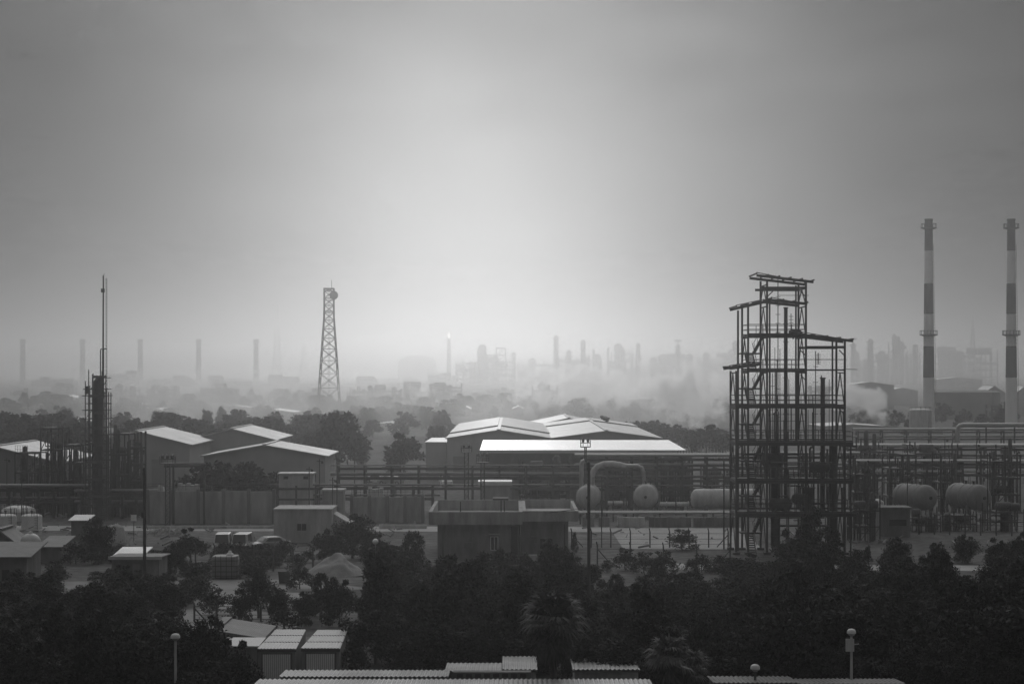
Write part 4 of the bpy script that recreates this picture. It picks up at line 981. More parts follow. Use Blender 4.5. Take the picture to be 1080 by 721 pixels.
# ---------------------------------------------------------------- steam
def steam(label, px, py, D, sx, sy, sz, dens, seed, tilt=0.0, nsc=None):
    m = MB(); m.lathe([(math.cos(a), math.sin(a)) for a in [(-90+15*i)*PI/180 for i in range(13)]], (0,0,0), 24)
    o = m.build('steam', None or steam_mat(dens, seed, nsc)); o.location = (gx(px, D), D, gz(py, D)); o.scale = (sx, sy, sz); o.rotation_euler = (0, tilt, 0)
    return tag(o, label, 'steam', 'steam clouds', 'stuff')
def steam_mat(dens, seed, nsc=None):
    m = bpy.data.materials.new('steam_cloud'); m.use_nodes = True; t = m.node_tree; t.nodes.remove(t.nodes['Principled BSDF']); L = t.links.new
    tc = t.nodes.new('ShaderNodeTexCoord'); ln = t.nodes.new('ShaderNodeVectorMath'); ln.operation = 'LENGTH'; L(tc.outputs['Object'], ln.inputs[0])
    ge = t.nodes.new('ShaderNodeNewGeometry'); ad = t.nodes.new('ShaderNodeVectorMath'); ad.operation = 'ADD'; ad.inputs[1].default_value = (seed*31, seed*17, seed*7); L(ge.outputs['Position'], ad.inputs[0])
    n = t.nodes.new('ShaderNodeTexNoise'); n.inputs['Scale'].default_value = nsc or STEAM_SC; n.inputs['Detail'].default_value = 5; n.inputs['Roughness'].default_value = .62; L(ad.outputs[0], n.inputs['Vector'])
    a = t.nodes.new('ShaderNodeMath'); a.operation = 'MULTIPLY_ADD'; a.inputs[1].default_value = 5.5; L(n.outputs[0], a.inputs[0])
    s = t.nodes.new('ShaderNodeMath'); s.operation = 'MULTIPLY_ADD'; s.inputs[1].default_value = -1.5; s.inputs[2].default_value = -1.55; L(ln.outputs['Value'], s.inputs[0]); L(s.outputs[0], a.inputs[2])
    c = t.nodes.new('ShaderNodeMapRange'); c.inputs[1].default_value = 0; c.inputs[2].default_value = .7; c.inputs[3].default_value = 0; c.inputs[4].default_value = dens; L(a.outputs[0], c.inputs[0])
    v = t.nodes.new('ShaderNodeVolumePrincipled'); v.inputs['Color'].default_value = (.995,.995,.995,1); v.inputs['Anisotropy'].default_value = .9; L(c.outputs[0], v.inputs['Density'])
    L(v.outputs[0], t.nodes['Material Output'].inputs['Volume']); return m
STEAM_SC = .13
steam('thick white steam rolling up just left of the steel tower', 722, 416, 640, 20, 9, 11.5, .34, 1, .35)
steam('soft steam drifting behind the steel tower', 795, 408, 680, 22, 9, 10, .24, 2)
steam('thin drifting steam above the long warehouse roofs', 608, 411, 760, 30, 10, 10.5, .22, 3)
steam('bright steam billowing out to the right of the steel tower', 908, 424, 600, 15, 6, 7.2, .6, 4, .5)
steam('broad thin bank of smoke and added haze lying over the far trees in the centre', 500, 400, 1080, 210, 260, 26, .0007, 6, 0, .022)  # drifting smoke, also added to thicken the haze at middle distance
steam('broad thin bank of added haze lying over the far trees under the hazy chimneys', 160, 402, 1150, 190, 260, 24, .0009, 7, 0, .022)  # extra haze volume added to fade the ground below the chimneys
steam('broad thin bank of added haze lying behind the steel tower and the striped chimneys', 850, 400, 1150, 230, 260, 26, .0015, 8, 0, .022)  # extra haze volume added to fade the far plant
steam('low veil of added haze lying over the tree belt behind the left warehouses', 210, 432, 640, 135, 150, 15, .0055, 9, 0, .03)  # extra haze volume added to pale the dark tree belt
steam('low veil of added haze lying over the trees behind the long warehouses', 600, 432, 680, 70, 110, 13, .006, 10, 0, .03)  # extra haze volume added to pale the trees here
steam('faint wisp of steam beside the distant block tower', 446, 414, 1020, 9, 5, 5, .14, 5)

# low pale cabins in front of the left warehouse, seen over the wall
D = 256; root = thing('site_cabin', 'long pale cabin with two small windows in front of the nearest left warehouse', 'cabin', (gx(312, D), D, 0))
m = MB(); m.box(gx(294, D), gx(330, D), D, D+3, 0, gz(500, D)); m.build('wall', CONCL, root)
m = MB(); m.box(gx(293, D), gx(331, D), D-.2, D+3.2, gz(500, D), gz(498.6, D)); m.build('roof', VESSEL, root)
for a in (299, 320): m = MB(); m.box(gx(a, D), gx(a+5, D), D-.05, D+.02, gz(505, D), gz(502, D)); m.build('window', GLASS, root)
rn = random.Random(91)
for pa, pb, py, D, lb in ((896, 928, 522, 214, 'low dark pipe frame under the dome tank'), (962, 992, 540, 228, 'low dark pipe frame in front of the nearer right vessel'), (994, 1030, 536, 229, 'low dark pipe frame between the right vessels, in front'), (1036, 1080, 530, 228, 'low dark pipe frame at the right edge in front of the farther vessel'), (905, 925, 500, 245, 'dark pipe frame behind the dome tank')):
    unit_px('pipe_structure', lb, pa, pb, py, D, 3, 3, cols=4, npipe=16, th=.13, ncol=1)

rr = random.Random(61); m = MB()
for i in range(420):
    D = rr.uniform(206, 262); px = rr.uniform(-5, 445) if rr.random() < .7 else rr.uniform(600, 1085); x = gx(px, D); s = rr.uniform(.1, .45); a = rr.uniform(0, PI)
    if -76 < x < 26 and 239 < D < 246: continue
    m.beam((x-s*math.cos(a), D-s*math.sin(a), rr.uniform(.05, .25)), (x+s*math.cos(a)*rr.uniform(.6, 2.2), D+s*math.sin(a), rr.uniform(.05, .6)), s*.5, s*.45)
tag(m.build('scrap_debris', mat('scrap', .22, .85, .1, .7, .15)), 'scattered scrap, blocks and pipe ends lying about the plant yard', 'debris', kind='stuff')
for i in range(34):
    D = rr.uniform(228, 300); px = rr.choice((rr.uniform(2, 160), rr.uniform(290, 450), rr.uniform(540, 770), rr.uniform(895, 1080))); x = gx(px, D); h = rr.uniform(5, 9.5) if not 500 < px < 730 else rr.uniform(3.5, 5.5)
    root = thing('slim_pole', 'slim dark pole with a small cross arm standing among the pipework', 'pole', (x, D, 0), 'slim poles among the pipework'); m = MB(); m.tube([(x, D, 0), (x, D, h)], [.1, .06], 6); m.build('pole', STEEL, root)
    m = MB(); m.beam((x-.4, D, h-.3), (x+.4, D, h-.3), .08); m.box(x+.2, x+.5, D-.15, D+.1, h-.6, h-.34); m.build('cross_arm', STEEL, root)
# ---------------------------------------------------------------- far plant
rn = random.Random(77)
FARK = 1.55
def far_unit(label, pa, pb, pyt, D, lev=5, **k):
    if D >= 1700: D *= FARK
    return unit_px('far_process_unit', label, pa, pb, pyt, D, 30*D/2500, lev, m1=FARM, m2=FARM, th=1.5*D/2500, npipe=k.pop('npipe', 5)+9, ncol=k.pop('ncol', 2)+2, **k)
far_unit('far hazy plant block with the flare stack rising from it', 452, 479, 395, 2100, cols=4)
far_unit('far hazy plant block just right of the flare stack', 481, 503, 381, 2200, cols=4)
far_unit('far hazy plant block with a flat crowded top, right of the flare stack', 504, 543, 367, 2200, cols=5, npipe=8)
far_unit('far low hazy plant block left of the pair of far columns', 546, 583, 380, 2300, cols=5)
far_unit('far hazy plant block with two tall columns in it', 585, 634, 374, 2300, cols=5, ncol=3, npipe=8)
far_unit('far peaked hazy plant block above the steam', 642, 676, 366, 2200, cols=5, npipe=8)
far_unit('far low hazy plant block behind the thick steam', 680, 730, 376, 2300, cols=6)
far_unit('far hazy plant block just left of the steel tower top', 738, 772, 372, 2300, cols=4)
far_unit('far hazy plant block just right of the steel tower roofs', 902, 940, 374, 2000, cols=5)
far_unit('far hazy plant block left of the nearer striped chimney', 942, 970, 360, 2000, cols=4)
far_unit('far hazy plant block between the striped chimneys', 990, 1052, 368, 2100, cols=6)
far_unit('far plant block between the first and second hazy chimneys', 34, 76, 400, 1700, cols=5)
far_unit('far plant block between the second and third hazy chimneys', 112, 142, 394, 1700, cols=5)
far_unit('far plant block between the third and fourth hazy chimneys', 156, 200, 400, 1700, cols=5)
far_unit('far plant block between the fourth and fifth hazy chimneys', 218, 262, 402, 1700, cols=5)
far_unit('far plant block right of the fifth hazy chimney', 276, 330, 405, 1800, cols=5)
far_unit('far low plant block between the dish tower and the block tower', 362, 420, 404, 1700, cols=5)
far_unit('distant grey block tower with a wisp of steam beside it', 426, 442, 403.5, 1450, lev=6, cols=3, topvar=False)
far_unit('far low frame beside the block tower', 442, 456, 414, 1400, lev=3, cols=3)
far_unit('far slim frame left of the long warehouse roof', 498, 513, 416, 1300, lev=3, cols=3)
q_ = random.Random(15)
spots = ((20, 'under the first hazy chimney'), (66, 'left of the scaffolded column top'), (128, 'right of the scaffolded column top'), (170, 'between the third and fourth hazy chimneys'), (232, 'between the fourth and fifth hazy chimneys'), (296, 'left of the dish tower foot'), (325, 'touching the dish tower foot'), (380, 'right of the dish tower foot'), (408, 'left of the block tower'), (470, 'under the flare stack'), (528, 'above the left end of the white roof'), (575, 'above the long warehouse ridge'), (640, 'under the peaked far block'), (690, 'in the thick steam'), (868, 'seen through the steel tower'), (925, 'right of the steel tower'), (1005, 'between the striped chimneys'))
for px, wh_ in spots:
    D = q_.uniform(1000, 1600); w = q_.uniform(9, 17); nm_ = 'middle-distance pipe and frame cluster ' + wh_
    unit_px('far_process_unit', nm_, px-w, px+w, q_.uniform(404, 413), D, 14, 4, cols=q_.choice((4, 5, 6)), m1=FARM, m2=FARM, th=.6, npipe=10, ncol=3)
def far_column(label, px, D, pyt, w, top=True):
    D *= FARK
    x = gx(px, D); z = gz(pyt, D); r = w*D/F/2; root = thing('far_column', label, 'process column', (x, D, 0)); m = MB()
    m.lathe([(r*1.1, 0), (r, z*.2), (r, z-r), (r*.6, z-r*.2), (r*.2, z)], (x, D, 0), 16); m.build('shell', FARM, root, smooth=True)
    m = MB()
    for q in (.5, .64, .78, .92): m.lathe([(r, z*q), (r*1.6, z*q+.3), (r*1.6, z*q+1.6), (r, z*q+1.7)], (x, D, 0), 16)
    m.build('platform', FARM, root)
    if top: m = MB(); m.lathe([(r*.2, z), (r*.2, z+r), (r*1.5, z+r*1.1), (r*1.5, z+r*1.8), (r*.3, z+r*2)], (x, D, 0), 12); m.build('head', FARM, root)
for px, D, py, w, t_, lb in ((586.5, 2100, 353, 5, 0, 'tall hazy far column left of its twin, above the long warehouses'), (615, 2100, 358, 5, 0, 'tall hazy far column right of its twin, above the long warehouses'), (600, 2100, 369, 5, 0, 'shorter hazy far column between the twin columns'), (626, 2200, 368, 2.5, 0, 'thin hazy far column right of the twin columns'), (542, 2300, 371, 4, 0, 'short hazy far column left of the twin columns'), (715, 2100, 363, 5, 1, 'hazy far column with a wide head, above the thick steam'), (775.5, 2000, 359, 6, 0, 'hazy far column touching the left edge of the steel tower'), (900, 1700, 361, 5, 1, 'hazy far column just right of the steel tower'), (918, 1700, 357, 6, 0, 'broad hazy far column between steel tower and striped chimney'), (943, 1900, 352, 4, 0, 'thin hazy far column left of the nearer striped chimney'), (655, 2200, 364, 4, 0, 'short hazy far column in the peaked plant block')):
    far_column(lb, px, D, py, w, t_)
# flare stack
D = 3900; x = gx(473.5, D); z = gz(356, D); root = thing('flare_stack', 'hazy far stack with a tiny bright flame on top', 'flare stack', (x, D, 0))
m = MB(); m.lathe([(4.6, 0), (3.8, z*.6), (3.2, z)], (x, D, 0), 16); m.build('shaft', FARM, root, smooth=True)
m = MB(); m.lathe([(3.2, z*.93), (5, z*.935), (5, z*.955), (3.2, z*.96)], (x, D, 0), 16); m.build('platform', FARM, root)
fm = bpy.data.materials.new('flame'); fm.use_nodes = True; b = fm.node_tree.nodes['Principled BSDF']; b.inputs['Emission Color'].default_value = (1, .97, .9, 1); b.inputs['Emission Strength'].default_value = 60
m = MB(); m.lathe([(.6, z+.1), (2.2, z+2.6), (1.6, z+5.4), (.3, z+9)], (x, D, 0), 10); m.build('flame', fm, root, smooth=True)
# domed tank
D = 5000; x = gx(440, D); root = thing('domed_tank', 'huge faint domed storage tank in the haze left of the flare stack', 'tank', (x, D, 0)); m = MB(); r = 50; z = gz(383, D)
m.lathe([(r, 0), (r, z)], (x, D, 0), 40); m.build('shell', TANKW, root, smooth=True)
m = MB(); m.lathe([(r*math.cos(a), z+22*math.sin(a)) for a in (0, .2, .4, .6, .8, 1.0, 1.2, 1.4, 1.55)], (x, D, 0), 40); m.build('dome', TANKW, root, smooth=True)
# far sheds, each with the spot it fills
SH = [(4, 26, 448, 640, 'far dark shed at the far left edge among the trees'), (58, 80, 417, 1150, 'far shed with a thin bright roof just left of the scaffolded column'), (62, 88, 441, 640, 'far pale roofed shed hidden behind the scaffolded column'),
      (30, 54, 432, 900, 'far low shed between first hazy chimney and scaffolded column'), (156, 174, 437, 800, 'far shed with a bright roof above the left warehouses'), (266, 310, 432, 760, 'far long shed with a bright roof behind the tree band'), (230, 262, 428, 900, 'far shed under the fourth and fifth hazy chimneys'),
      (120, 150, 425, 1000, 'far dull shed under the third hazy chimney'), (180, 216, 419, 1250, 'far shed under the fourth hazy chimney'), (398, 412, 433.5, 820, 'far small shed with a bright roof behind the round tree'), (392, 430, 446, 620, 'far pale walled shed just behind the round tree'),
      (484, 496, 434, 850, 'far small shed with a bright roof left of the long warehouse ridge'), (541, 552, 434.5, 850, 'far small shed with a bright roof above the long warehouse'), (620, 632, 435.5, 850, 'far small shed with a bright roof below the thin steam'),
      (655, 700, 426, 1100, 'far shed behind the steam'), (893, 943, 403, 1000, 'far long shed with a pale roof right of the steel tower'), (985, 1036, 398, 1400, 'far long hazy shed between the striped chimneys'), (936, 968, 409, 1100, 'far shed left of the nearer striped chimney'),
      (350, 390, 424, 1000, 'far shed right of the dish tower foot'), (300, 340, 416, 1300, 'far shed left of the dish tower foot'), (510, 560, 424, 1100, 'far hazy shed above the long warehouse ridge')]
for pa, pb, py, D, lb in SH:
    zr = gz(py, D); ze = max(zr-1.6, zr*.75)
    if zr < 2.5: zr = 4; ze = 3
    bright = 'bright' in lb
    gable('far_shed', lb, 'shed', gx(pa, D), gx(pb, D), D, D+22, ze, zr, ROOFL if bright else ROOFM, WALLM if not 'pale walled' in lb else CONCL, over=.4)
# ---------------------------------------------------------------- trees
tree_at(FAR_T, 357, 432, 372, 'big bushy tree rising highest, beside the front left warehouse', wide=.95)
tree_at(FAR_T, 426, 455, 352, 'round bushy tree between the big tree and the long warehouse', wide=1.15)
tree_at(FAR_T, 332, 452, 400, 'smaller tree leaning on the left side of the big bushy tree')
tree_at(FAR_T, 378, 458, 390, 'smaller tree on the right side of the big bushy tree')
tree_at(FAR_T, 745, 446, 450, 'tall dark tree beyond the white roof, just left of the steel tower', wide=1.3)
tree_at(FAR_T, 730, 452, 455, 'dark tree beside the tall dark tree near the steel tower', wide=1.3)
tree_at(FAR_T, 762, 452, 455, 'dark tree touching the left edge of the steel tower', wide=1.3)
for px, py in ((716, 447), (702, 444), (690, 443), (676, 441), (664, 442), (650, 441), (640, 444)):
    tree_at(FAR_T, px, py+trnd.uniform(-1, 2), 505+trnd.uniform(-15, 40), 'hazy dark tree in the row sloping down behind the long warehouse roofs', 'trees in the row behind the warehouse roofs', 1.25)
rr = random.Random(33)
def belt(n, pa, pb, da, db, ha, hb, label, group, wide=1.3):
    for i in range(n):
        D = rr.uniform(da, db); px = pa+(pb-pa)*(i+rr.random())/n; h = rr.uniform(ha, hb)
        p = rr.choice(FAR_T+FAR_F); s = h/HT[p.name]; wide_ = wide*rr.uniform(.75, 1.2)
        place(p, USED, (gx(px, D), D, 0), rr.uniform(0, 6.28), (s*wide_, s*wide_, s), label, group)
belt(30, 0, 92, 400, 620, 6, 9, 'dark hazy tree in the wood at the far left, behind the pipe modules', 'trees in the far left wood')
belt(36, 130, 340, 430, 600, 6, 9, 'hazy tree in the belt behind the left warehouses', 'trees behind the left warehouses')
belt(26, 330, 470, 480, 700, 5, 8, 'hazy tree between the dish tower and the long warehouse', 'trees between the dish tower and the warehouses')
belt(40, 0, 345, 700, 1250, 6, 10, 'faint far tree under the five hazy chimneys', 'faint trees under the five chimneys', 1.6)
belt(34, 370, 640, 700, 1300, 6, 10, 'faint far tree under the hazy plant in the centre', 'faint trees under the central plant', 1.6)
belt(14, 895, 1080, 560, 800, 5, 8, 'hazy tree around the feet of the striped chimneys', 'trees around the striped chimneys', 1.3)
belt(10, 640, 780, 700, 1000, 6, 9, 'faint tree under the steam', 'faint trees under the steam', 1.5)
# trees and shrubs in the plant
for px, py, D, pr, wd_, lb in ((372, 540, 196, NEAR_B, 1.2, 'dark bushy tree in front of the pale concrete building ramp'), (350, 556, 192, NEAR_B, 1.1, 'dark bushy tree below the pale concrete building'), (395, 560, 188, NEAR_B, 1.0, 'low dark tree beside the globe lamp on its left'),
                          (105, 545, 196, NEAR_B, 1.0, 'dark tree below the scaffolded column'), (200, 556, 190, NEAR_B, 1.2, 'dark bushy tree right of the black pole on the left'), (185, 572, 180, NEAR_B, 1.0, 'low dark tree left of the caged white tank'),
                          (720, 556, 205, SHRUB, 1.7, 'leafy shrub growing through the fence left of the steel tower'), (606, 560, 200, NEAR_F, .6, 'slim dark sapling at the corner of the flat roofed building'), (855, 533, 184, NEAR_F, 1.3, 'tall dark tree in front of the steel tower foot'),
                          (835, 556, 180, NEAR_B, 1.0, 'dark bushy tree left of the tall one before the steel tower'), (878, 552, 180, NEAR_F, 1.3, 'dark feathery tree right of the tall one before the steel tower'), (436, 558, 172, NEAR_F, 1.2, 'dark feathery tree in front of the left end of the flat roofed building')):
    tree_at(pr, px, py, D, lb, None, wd_)
for px, py, D in ((208, 489, 268), (226, 484, 270), (244, 487, 268), (262, 485, 271), (278, 490, 268)):
    tree_at(FAR_T, px, py, D, 'dark bush standing against the front of the nearest left warehouse', 'bushes against the warehouse front', 1.1)
for px, py in ((915, 574), (948, 566), (985, 571), (1020, 563), (1052, 566), (1078, 560)):
    tree_at(NEAR_F if px % 2 else NEAR_B, px, py, 186+(px % 7), 'dark tree standing tallest at the back of the lower right thicket', 'back trees of the lower right thicket', 1.2)
# single trees near the sheds
for px, py, D, pr, wd_, lb in ((273, 602, 148, NEAR_F, 1.25, 'lone feathery tree behind the two container sheds'), (254, 620, 144, NEAR_B, .8, 'smaller tree left of the lone feathery tree'), (293, 620, 146, NEAR_B, .7, 'small tree right of the lone feathery tree'), (318, 622, 143, NEAR_B, .8, 'small tree behind the right container shed'),
                          (338, 602, 147, NEAR_F, 1.3, 'feathery tree with a rounded top right of the lone tree'), (358, 607, 143, NEAR_B, .9, 'bushy tree between the rounded feathery tree and the thicket'), (222, 648, 113, NEAR_B, .9, 'leafy tree in front of the pale lean-to shed'), (200, 660, 112, NEAR_B, .8, 'leafy bush right of the lamp post with the pale cap'), (248, 672, 108, NEAR_B, .8, 'leafy bush below the pale lean-to shed')):
    tree_at(pr, px, py, D, lb, None, wd_)
def thicket(n, pa, pb, pytop, da, db, label, group, mix=.5):
    """tops follow pytop(px) at the back and step down towards the camera"""
    for i in range(n):
        f = rr.random(); D = da+(db-da)*f; px = pa+(pb-pa)*((i*0.618034) % 1.0)
        py = pytop(px)+(1-f)*rr.uniform(30, 75)+rr.uniform(0, 14)
        pr = NEAR_F if rr.random() < mix else NEAR_B
        h0 = HT[pr[0].name]; hh = min(gz(py, D), 8.2); hh = max(hh, 2.6)
        p = rr.choice(pr); s = hh/h0; w = rr.uniform(.95, 1.35)*(1 if pr is NEAR_F else .95)*max(1, 4.4/hh)
        place(p, USED, (gx(px, D), D, 0), rr.uniform(0, 6.28), (s*w, s*w, s), label, group)
thicket(46, -10, 190, lambda p: 612-18*math.exp(-((p-95)/30)**2)+10*math.sin(p*.09), 106, 160, 'dark tree packed in the thicket at the lower left', 'trees of the lower left thicket')
thicket(48, 398, 610, lambda p: 566+9*math.sin(p*.06)+6*math.sin(p*.17), 118, 172, 'dark tree packed in the thicket below the flat roofed building', 'trees of the middle thicket')
thicket(40, 600, 800, lambda p: 588+8*math.sin(p*.07)+5*math.sin(p*.19), 118, 172, 'dark tree packed in the thicket between the black pole and the steel tower', 'trees of the thicket left of the steel tower')
thicket(66, 790, 1095, lambda p: 575+10*math.sin(p*.05)+6*math.sin(p*.15)-8*math.exp(-((p-1050)/40)**2), 110, 176, 'dark tree packed in the thicket at the lower right', 'trees of the lower right thicket')
def low_row(n, pa, pb, da, db, ha, hb, label, group):
    for i in range(n):
        D = rr.uniform(da, db); px = pa+(pb-pa)*(i+rr.random())/n; pr = rr.choice((NEAR_B, NEAR_F)); p = rr.choice(pr); s = rr.uniform(ha, hb)/HT[p.name]; w = s*rr.uniform(1.2, 1.6)
        place(p, USED, (gx(px, D), D, 0), rr.uniform(0, 6.28), (w, w, s), label, group)
low_row(15, 600, 800, 111, 119, 2.4, 3.6, 'low dark tree at the foot of the thicket behind the cut fan palm', 'low trees behind the cut fan palm')
low_row(20, 800, 1095, 109, 117, 2.4, 3.8, 'low dark tree at the foot of the lower right thicket', 'low trees at the foot of the lower right thicket')
low_row(14, 372, 600, 119, 125, 2.6, 3.8, 'low dark tree behind the bottom roofs', 'low trees behind the bottom roofs')
low_row(16, -10, 215, 104, 116, 2.2, 3.4, 'low dark tree at the foot of the lower left thicket', 'low trees at the foot of the lower left thicket')
for k in range(18):
    px = rr.uniform(220, 296); D = rr.uniform(193, 200); s = rr.uniform(.35, .7)
    place(rr.choice(SHRUB), USED, (gx(px, D), D, 0), rr.uniform(0, 6), (s*1.5, s*1.5, s), 'low dark scrub bush growing in front of the parked vans', 'scrub in front of the vans')
for k in range(60):
    px = rr.uniform(95, 300); D = rr.uniform(150, 206); s = rr.uniform(.35, .8)
    if 215 < px < 258 and D < 178: continue
    place(rr.choice(SHRUB), USED, (gx(px, D), D, 0), rr.uniform(0, 6), (s*1.7, s*1.7, s), 'low dark scrub bush on the rough ground around the caged tank', 'scrub on the rough ground at the left')
for px, py, D in ((228, 640, 150), (212, 632, 156), (242, 648, 138), (300, 648, 140), (330, 640, 150), (700, 586, 180), (680, 590, 180), (740, 586, 182), (905, 596, 185), (940, 590, 190), (640, 588, 182), (150, 612, 165), (60, 600, 172), (80, 585, 190), (252, 570, 196), (280, 578, 190), (340, 572, 200), (420, 575, 190), (168, 590, 174), (176, 600, 170), (160, 580, 182), (262, 590, 178), (272, 600, 172), (312, 590, 184), (324, 580, 192), (300, 575, 196), (285, 585, 188), (205, 600, 172), (196, 620, 160), (130, 600, 170), (68, 575, 196), (90, 570, 200), (58, 590, 178), (316, 606, 168), (760, 590, 182), (660, 585, 184), (730, 590, 182)):
    s = rr.uniform(.5, 1.0); place(rr.choice(SHRUB), USED, (gx(px, D), D, 0), rr.uniform(0, 6), (s*1.3, s*1.3, s), 'low dark shrub scattered on the open ground at the edge of the trees', 'shrubs on the open ground')
for lst in (NEAR_B, NEAR_F, FAR_T, FAR_F, SHRUB):
    for q in lst:
        if q.name not in USED:
            for ch in list(q.children): bpy.data.objects.remove(ch)
            bpy.data.objects.remove(q)
# ---------------------------------------------------------------- palms
def palm(label, px, D, pyc, fl, n, seed, skirt=1.0, trunk_r=.2):
    x, z = gx(px, D), gz(pyc, D); root = thing('fan_palm', label, 'palm tree', (x, D, 0)); rn = random.Random(seed)
    m = MB(); m.tube([(x, D, 0), (x+.05, D, z*.5), (x, D, z)], [trunk_r*1.25, trunk_r, trunk_r*.9], 10); m.build('trunk', BARK, root, smooth=True)
    def fronds(name, mm, k, elo, ehi, ln):
        m = MB()
        for i in range(k):
            a = rn.uniform(0, 2*PI); e = rn.uniform(elo, ehi); h = Vector((math.cos(a), math.sin(a), 0))
            d = (h*math.cos(e)+Vector((0,0,math.sin(e)))).normalized(); side = d.cross(Vector((0,0,1))).normalized(); nrm = side.cross(d)
            b0 = Vector((x, D, z))+Vector((0,0,rn.uniform(-.3,.3))); hub = b0+d*ln*.5
            m.beam(b0, hub, .04)
            nb_ = 17
            for j in range(nb_):
                th = (j/(nb_-1)-.5)*2*1.9; L_ = ln*.62*rn.uniform(.8,1.1)*(1-.12*abs(th))
                u = (d*math.cos(th)+side*math.sin(th)).normalized()
                tip = hub+u*L_+Vector((0,0,-.28*L_*rn.uniform(.6,1.6))); mid = hub+u*L_*.55+nrm*.03
                w = (u.cross(nrm)).normalized()*.035*ln
                m.add([hub, mid+w, tip, mid-w], [(0,1,2,3)])
        m.build(name, mm, root)
    fronds('crown', LEAFP, n, -.25, 1.35, fl)
    fronds('dead_skirt', LEAFD, int(n*.8*skirt), -1.5, -.75, fl*.92)
palm('big fan palm with a hanging skirt of dead fronds, in the middle foreground', 583, 106, 657, 2.05, 60, 2, 1.3)
palm('fan palm cut by the lower picture edge, right of the big one', 706, 104, 694, 1.5, 36, 4, .6)
palm('small fan palm at the right side of the cut one', 728, 106, 703, 1.2, 28, 6, .5)
# ---------------------------------------------------------------- near sheds, roofs and lamps
CDOOR = mat('container_door', .62, .7, 0, .15, .8)
def container_shed(label, pl, pr, D, pyf, pyr, dep):
    x0, x1 = gx(pl, D), gx(pr, D); zf = gz(pyf, D); zb = gz(pyr, D+dep); sh = -.0
    root = thing('container_shed', label, 'shed', ((x0+x1)/2, D, 0), 'pair of container sheds'); m = MB()
    m.add([(x0,D,0),(x1,D,0),(x1-.12,D+dep,0),(x0+.3,D+dep,0),(x0,D,zf),(x1,D,zf),(x1-.12,D+dep,zb),(x0+.3,D+dep,zb)], [(0,1,5,4),(1,2,6,5),(2,3,7,6),(3,0,4,7)]); m.build('wall', CONCD, root)
    for i in range(3):
        f0, f1 = i/3, (i+1)/3-.035; m = MB(); a, b_ = D-.15+(dep+.2)*f0, D-.15+(dep+.2)*f1
        za, zc = zf+(zb-zf)*f0+.03+.05*(2-i)*0, zf+(zb-zf)*f1+.03; k = 12
        for j in range(k):
            def ux(q, f): l_, r_ = x0-.05+.32*f, x1+.05-.14*f; return l_+(r_-l_)*q/k
            u0, um, u1, w0, wm, w1 = ux(j, f0), ux(j+.5, f0), ux(j+1, f0), ux(j, f1), ux(j+.5, f1), ux(j+1, f1)
            m.add([(u0,a,za),(um,a,za),(wm,b_,zc),(w0,b_,zc),(u0,a,za+.06),(um,a,za+.06),(wm,b_,zc+.06),(w0,b_,zc+.06),(u1,a,za+.015),(w1,b_,zc+.015)], [(3,2,1,0),(4,5,6,7),(0,1,5,4),(2,3,7,6),(1,8,9,2),(5,8,9,6)] if False else [(4,5,6,7),(0,1,5,4),(2,3,7,6),(3,0,4,7),(5,8,9,6)])
        m.build('roof_panel', ROOFC, root)
    m = MB(); m.box(x0-.05, x1+.05, D-.08, D-.02, zf-.14, zf+.02); m.build('fascia', STEEL2, root)
    m = MB(); k = 14; u0, u1 = x0+.28, x1-.28
    for j in range(k): a, b_ = u0+(u1-u0)*j/k, u0+(u1-u0)*(j+1)/k; m.box(a, b_-.03, D-.05-.02*(j % 2), D+.01, .05, zf-.3)
    m.build('door', CDOOR, root)
    m = MB()
    for u in (u0-.05, u1+.05): m.box(u-.05, u+.05, D-.07, D-.01, .02, zf-.2)
    m.build('door_frame', STEEL2, root)
container_shed('container like shed with a pale roof, left one of the two with ribbed doors', 272.5, 311.5, 117.5, 684.5, 664, 7)
container_shed('container like shed with a pale roof, right one of the two with ribbed doors', 318.5, 358, 117.5, 684, 664.5, 7)
D = 119; lean_to('pale_lean_to', 'low shed with a smooth pale roof left of the two container sheds', 'shed', gx(229, D), gx(271, D), D, D+3.2, gz(682.5, D), gz(674, D+3.2), ROOFC, CONCD, .15)
D = 127; gable('low_shed', 'low dark shed with a shallow roof behind the pale roofed sheds', 'shed', gx(203, D), gx(276, D), D, D+6, gz(675, D), gz(667, D), ROOFD, CONCD, over=.2, ridge=gx(226, D))
def corrugated(label, pl, pr, D0, D1, z0, z1, pitch=.26, amp=.03, wall=None, cat='roof', mm=None):
    x0, x1 = gx(pl, D0), gx(pr, D0); root = thing('corrugated_shed', label, cat, ((x0+x1)/2, D0, 0)); m = MB(); n = int((x1-x0)/pitch*6)
    vs = []; fs = []
    for i in range(n+1):
        u = x0+(x1-x0)*i/n; h = amp*math.sin(2*PI*(u-x0)/pitch)
        vs += [(u, D0-.15, z0+h), (u, D1+.15, z1+h), (u, D0-.15, z0+h-.02), (u, D1+.15, z1+h-.02)]
    for i in range(n): a = 4*i; fs += [(a, a+4, a+5, a+1), (a+2, a+3, a+7, a+6), (a, a+2, a+6, a+4), (a+1, a+5, a+7, a+3)]
    m.add(vs, fs); m.build('roof', mm or ROOFN, root)
    m = MB(); m.add([(x0+.1,D0,0),(x1-.1,D0,0),(x1-.1,D1,0),(x0+.1,D1,0),(x0+.1,D0,z0-.09),(x1-.1,D0,z0-.09),(x1-.1,D1,z1-.09),(x0+.1,D1,z1-.09)], [(0,1,5,4),(1,2,6,5),(2,3,7,6),(3,0,4,7)]); m.build('wall', wall or CONCD, root)
    m = MB(); m.box(x0, x1, D0-.22, D0-.16, z0-.16, z0-.07); m.build('gutter', STEEL2, root)
    return root
def rz(py, D): return gz(py, D)
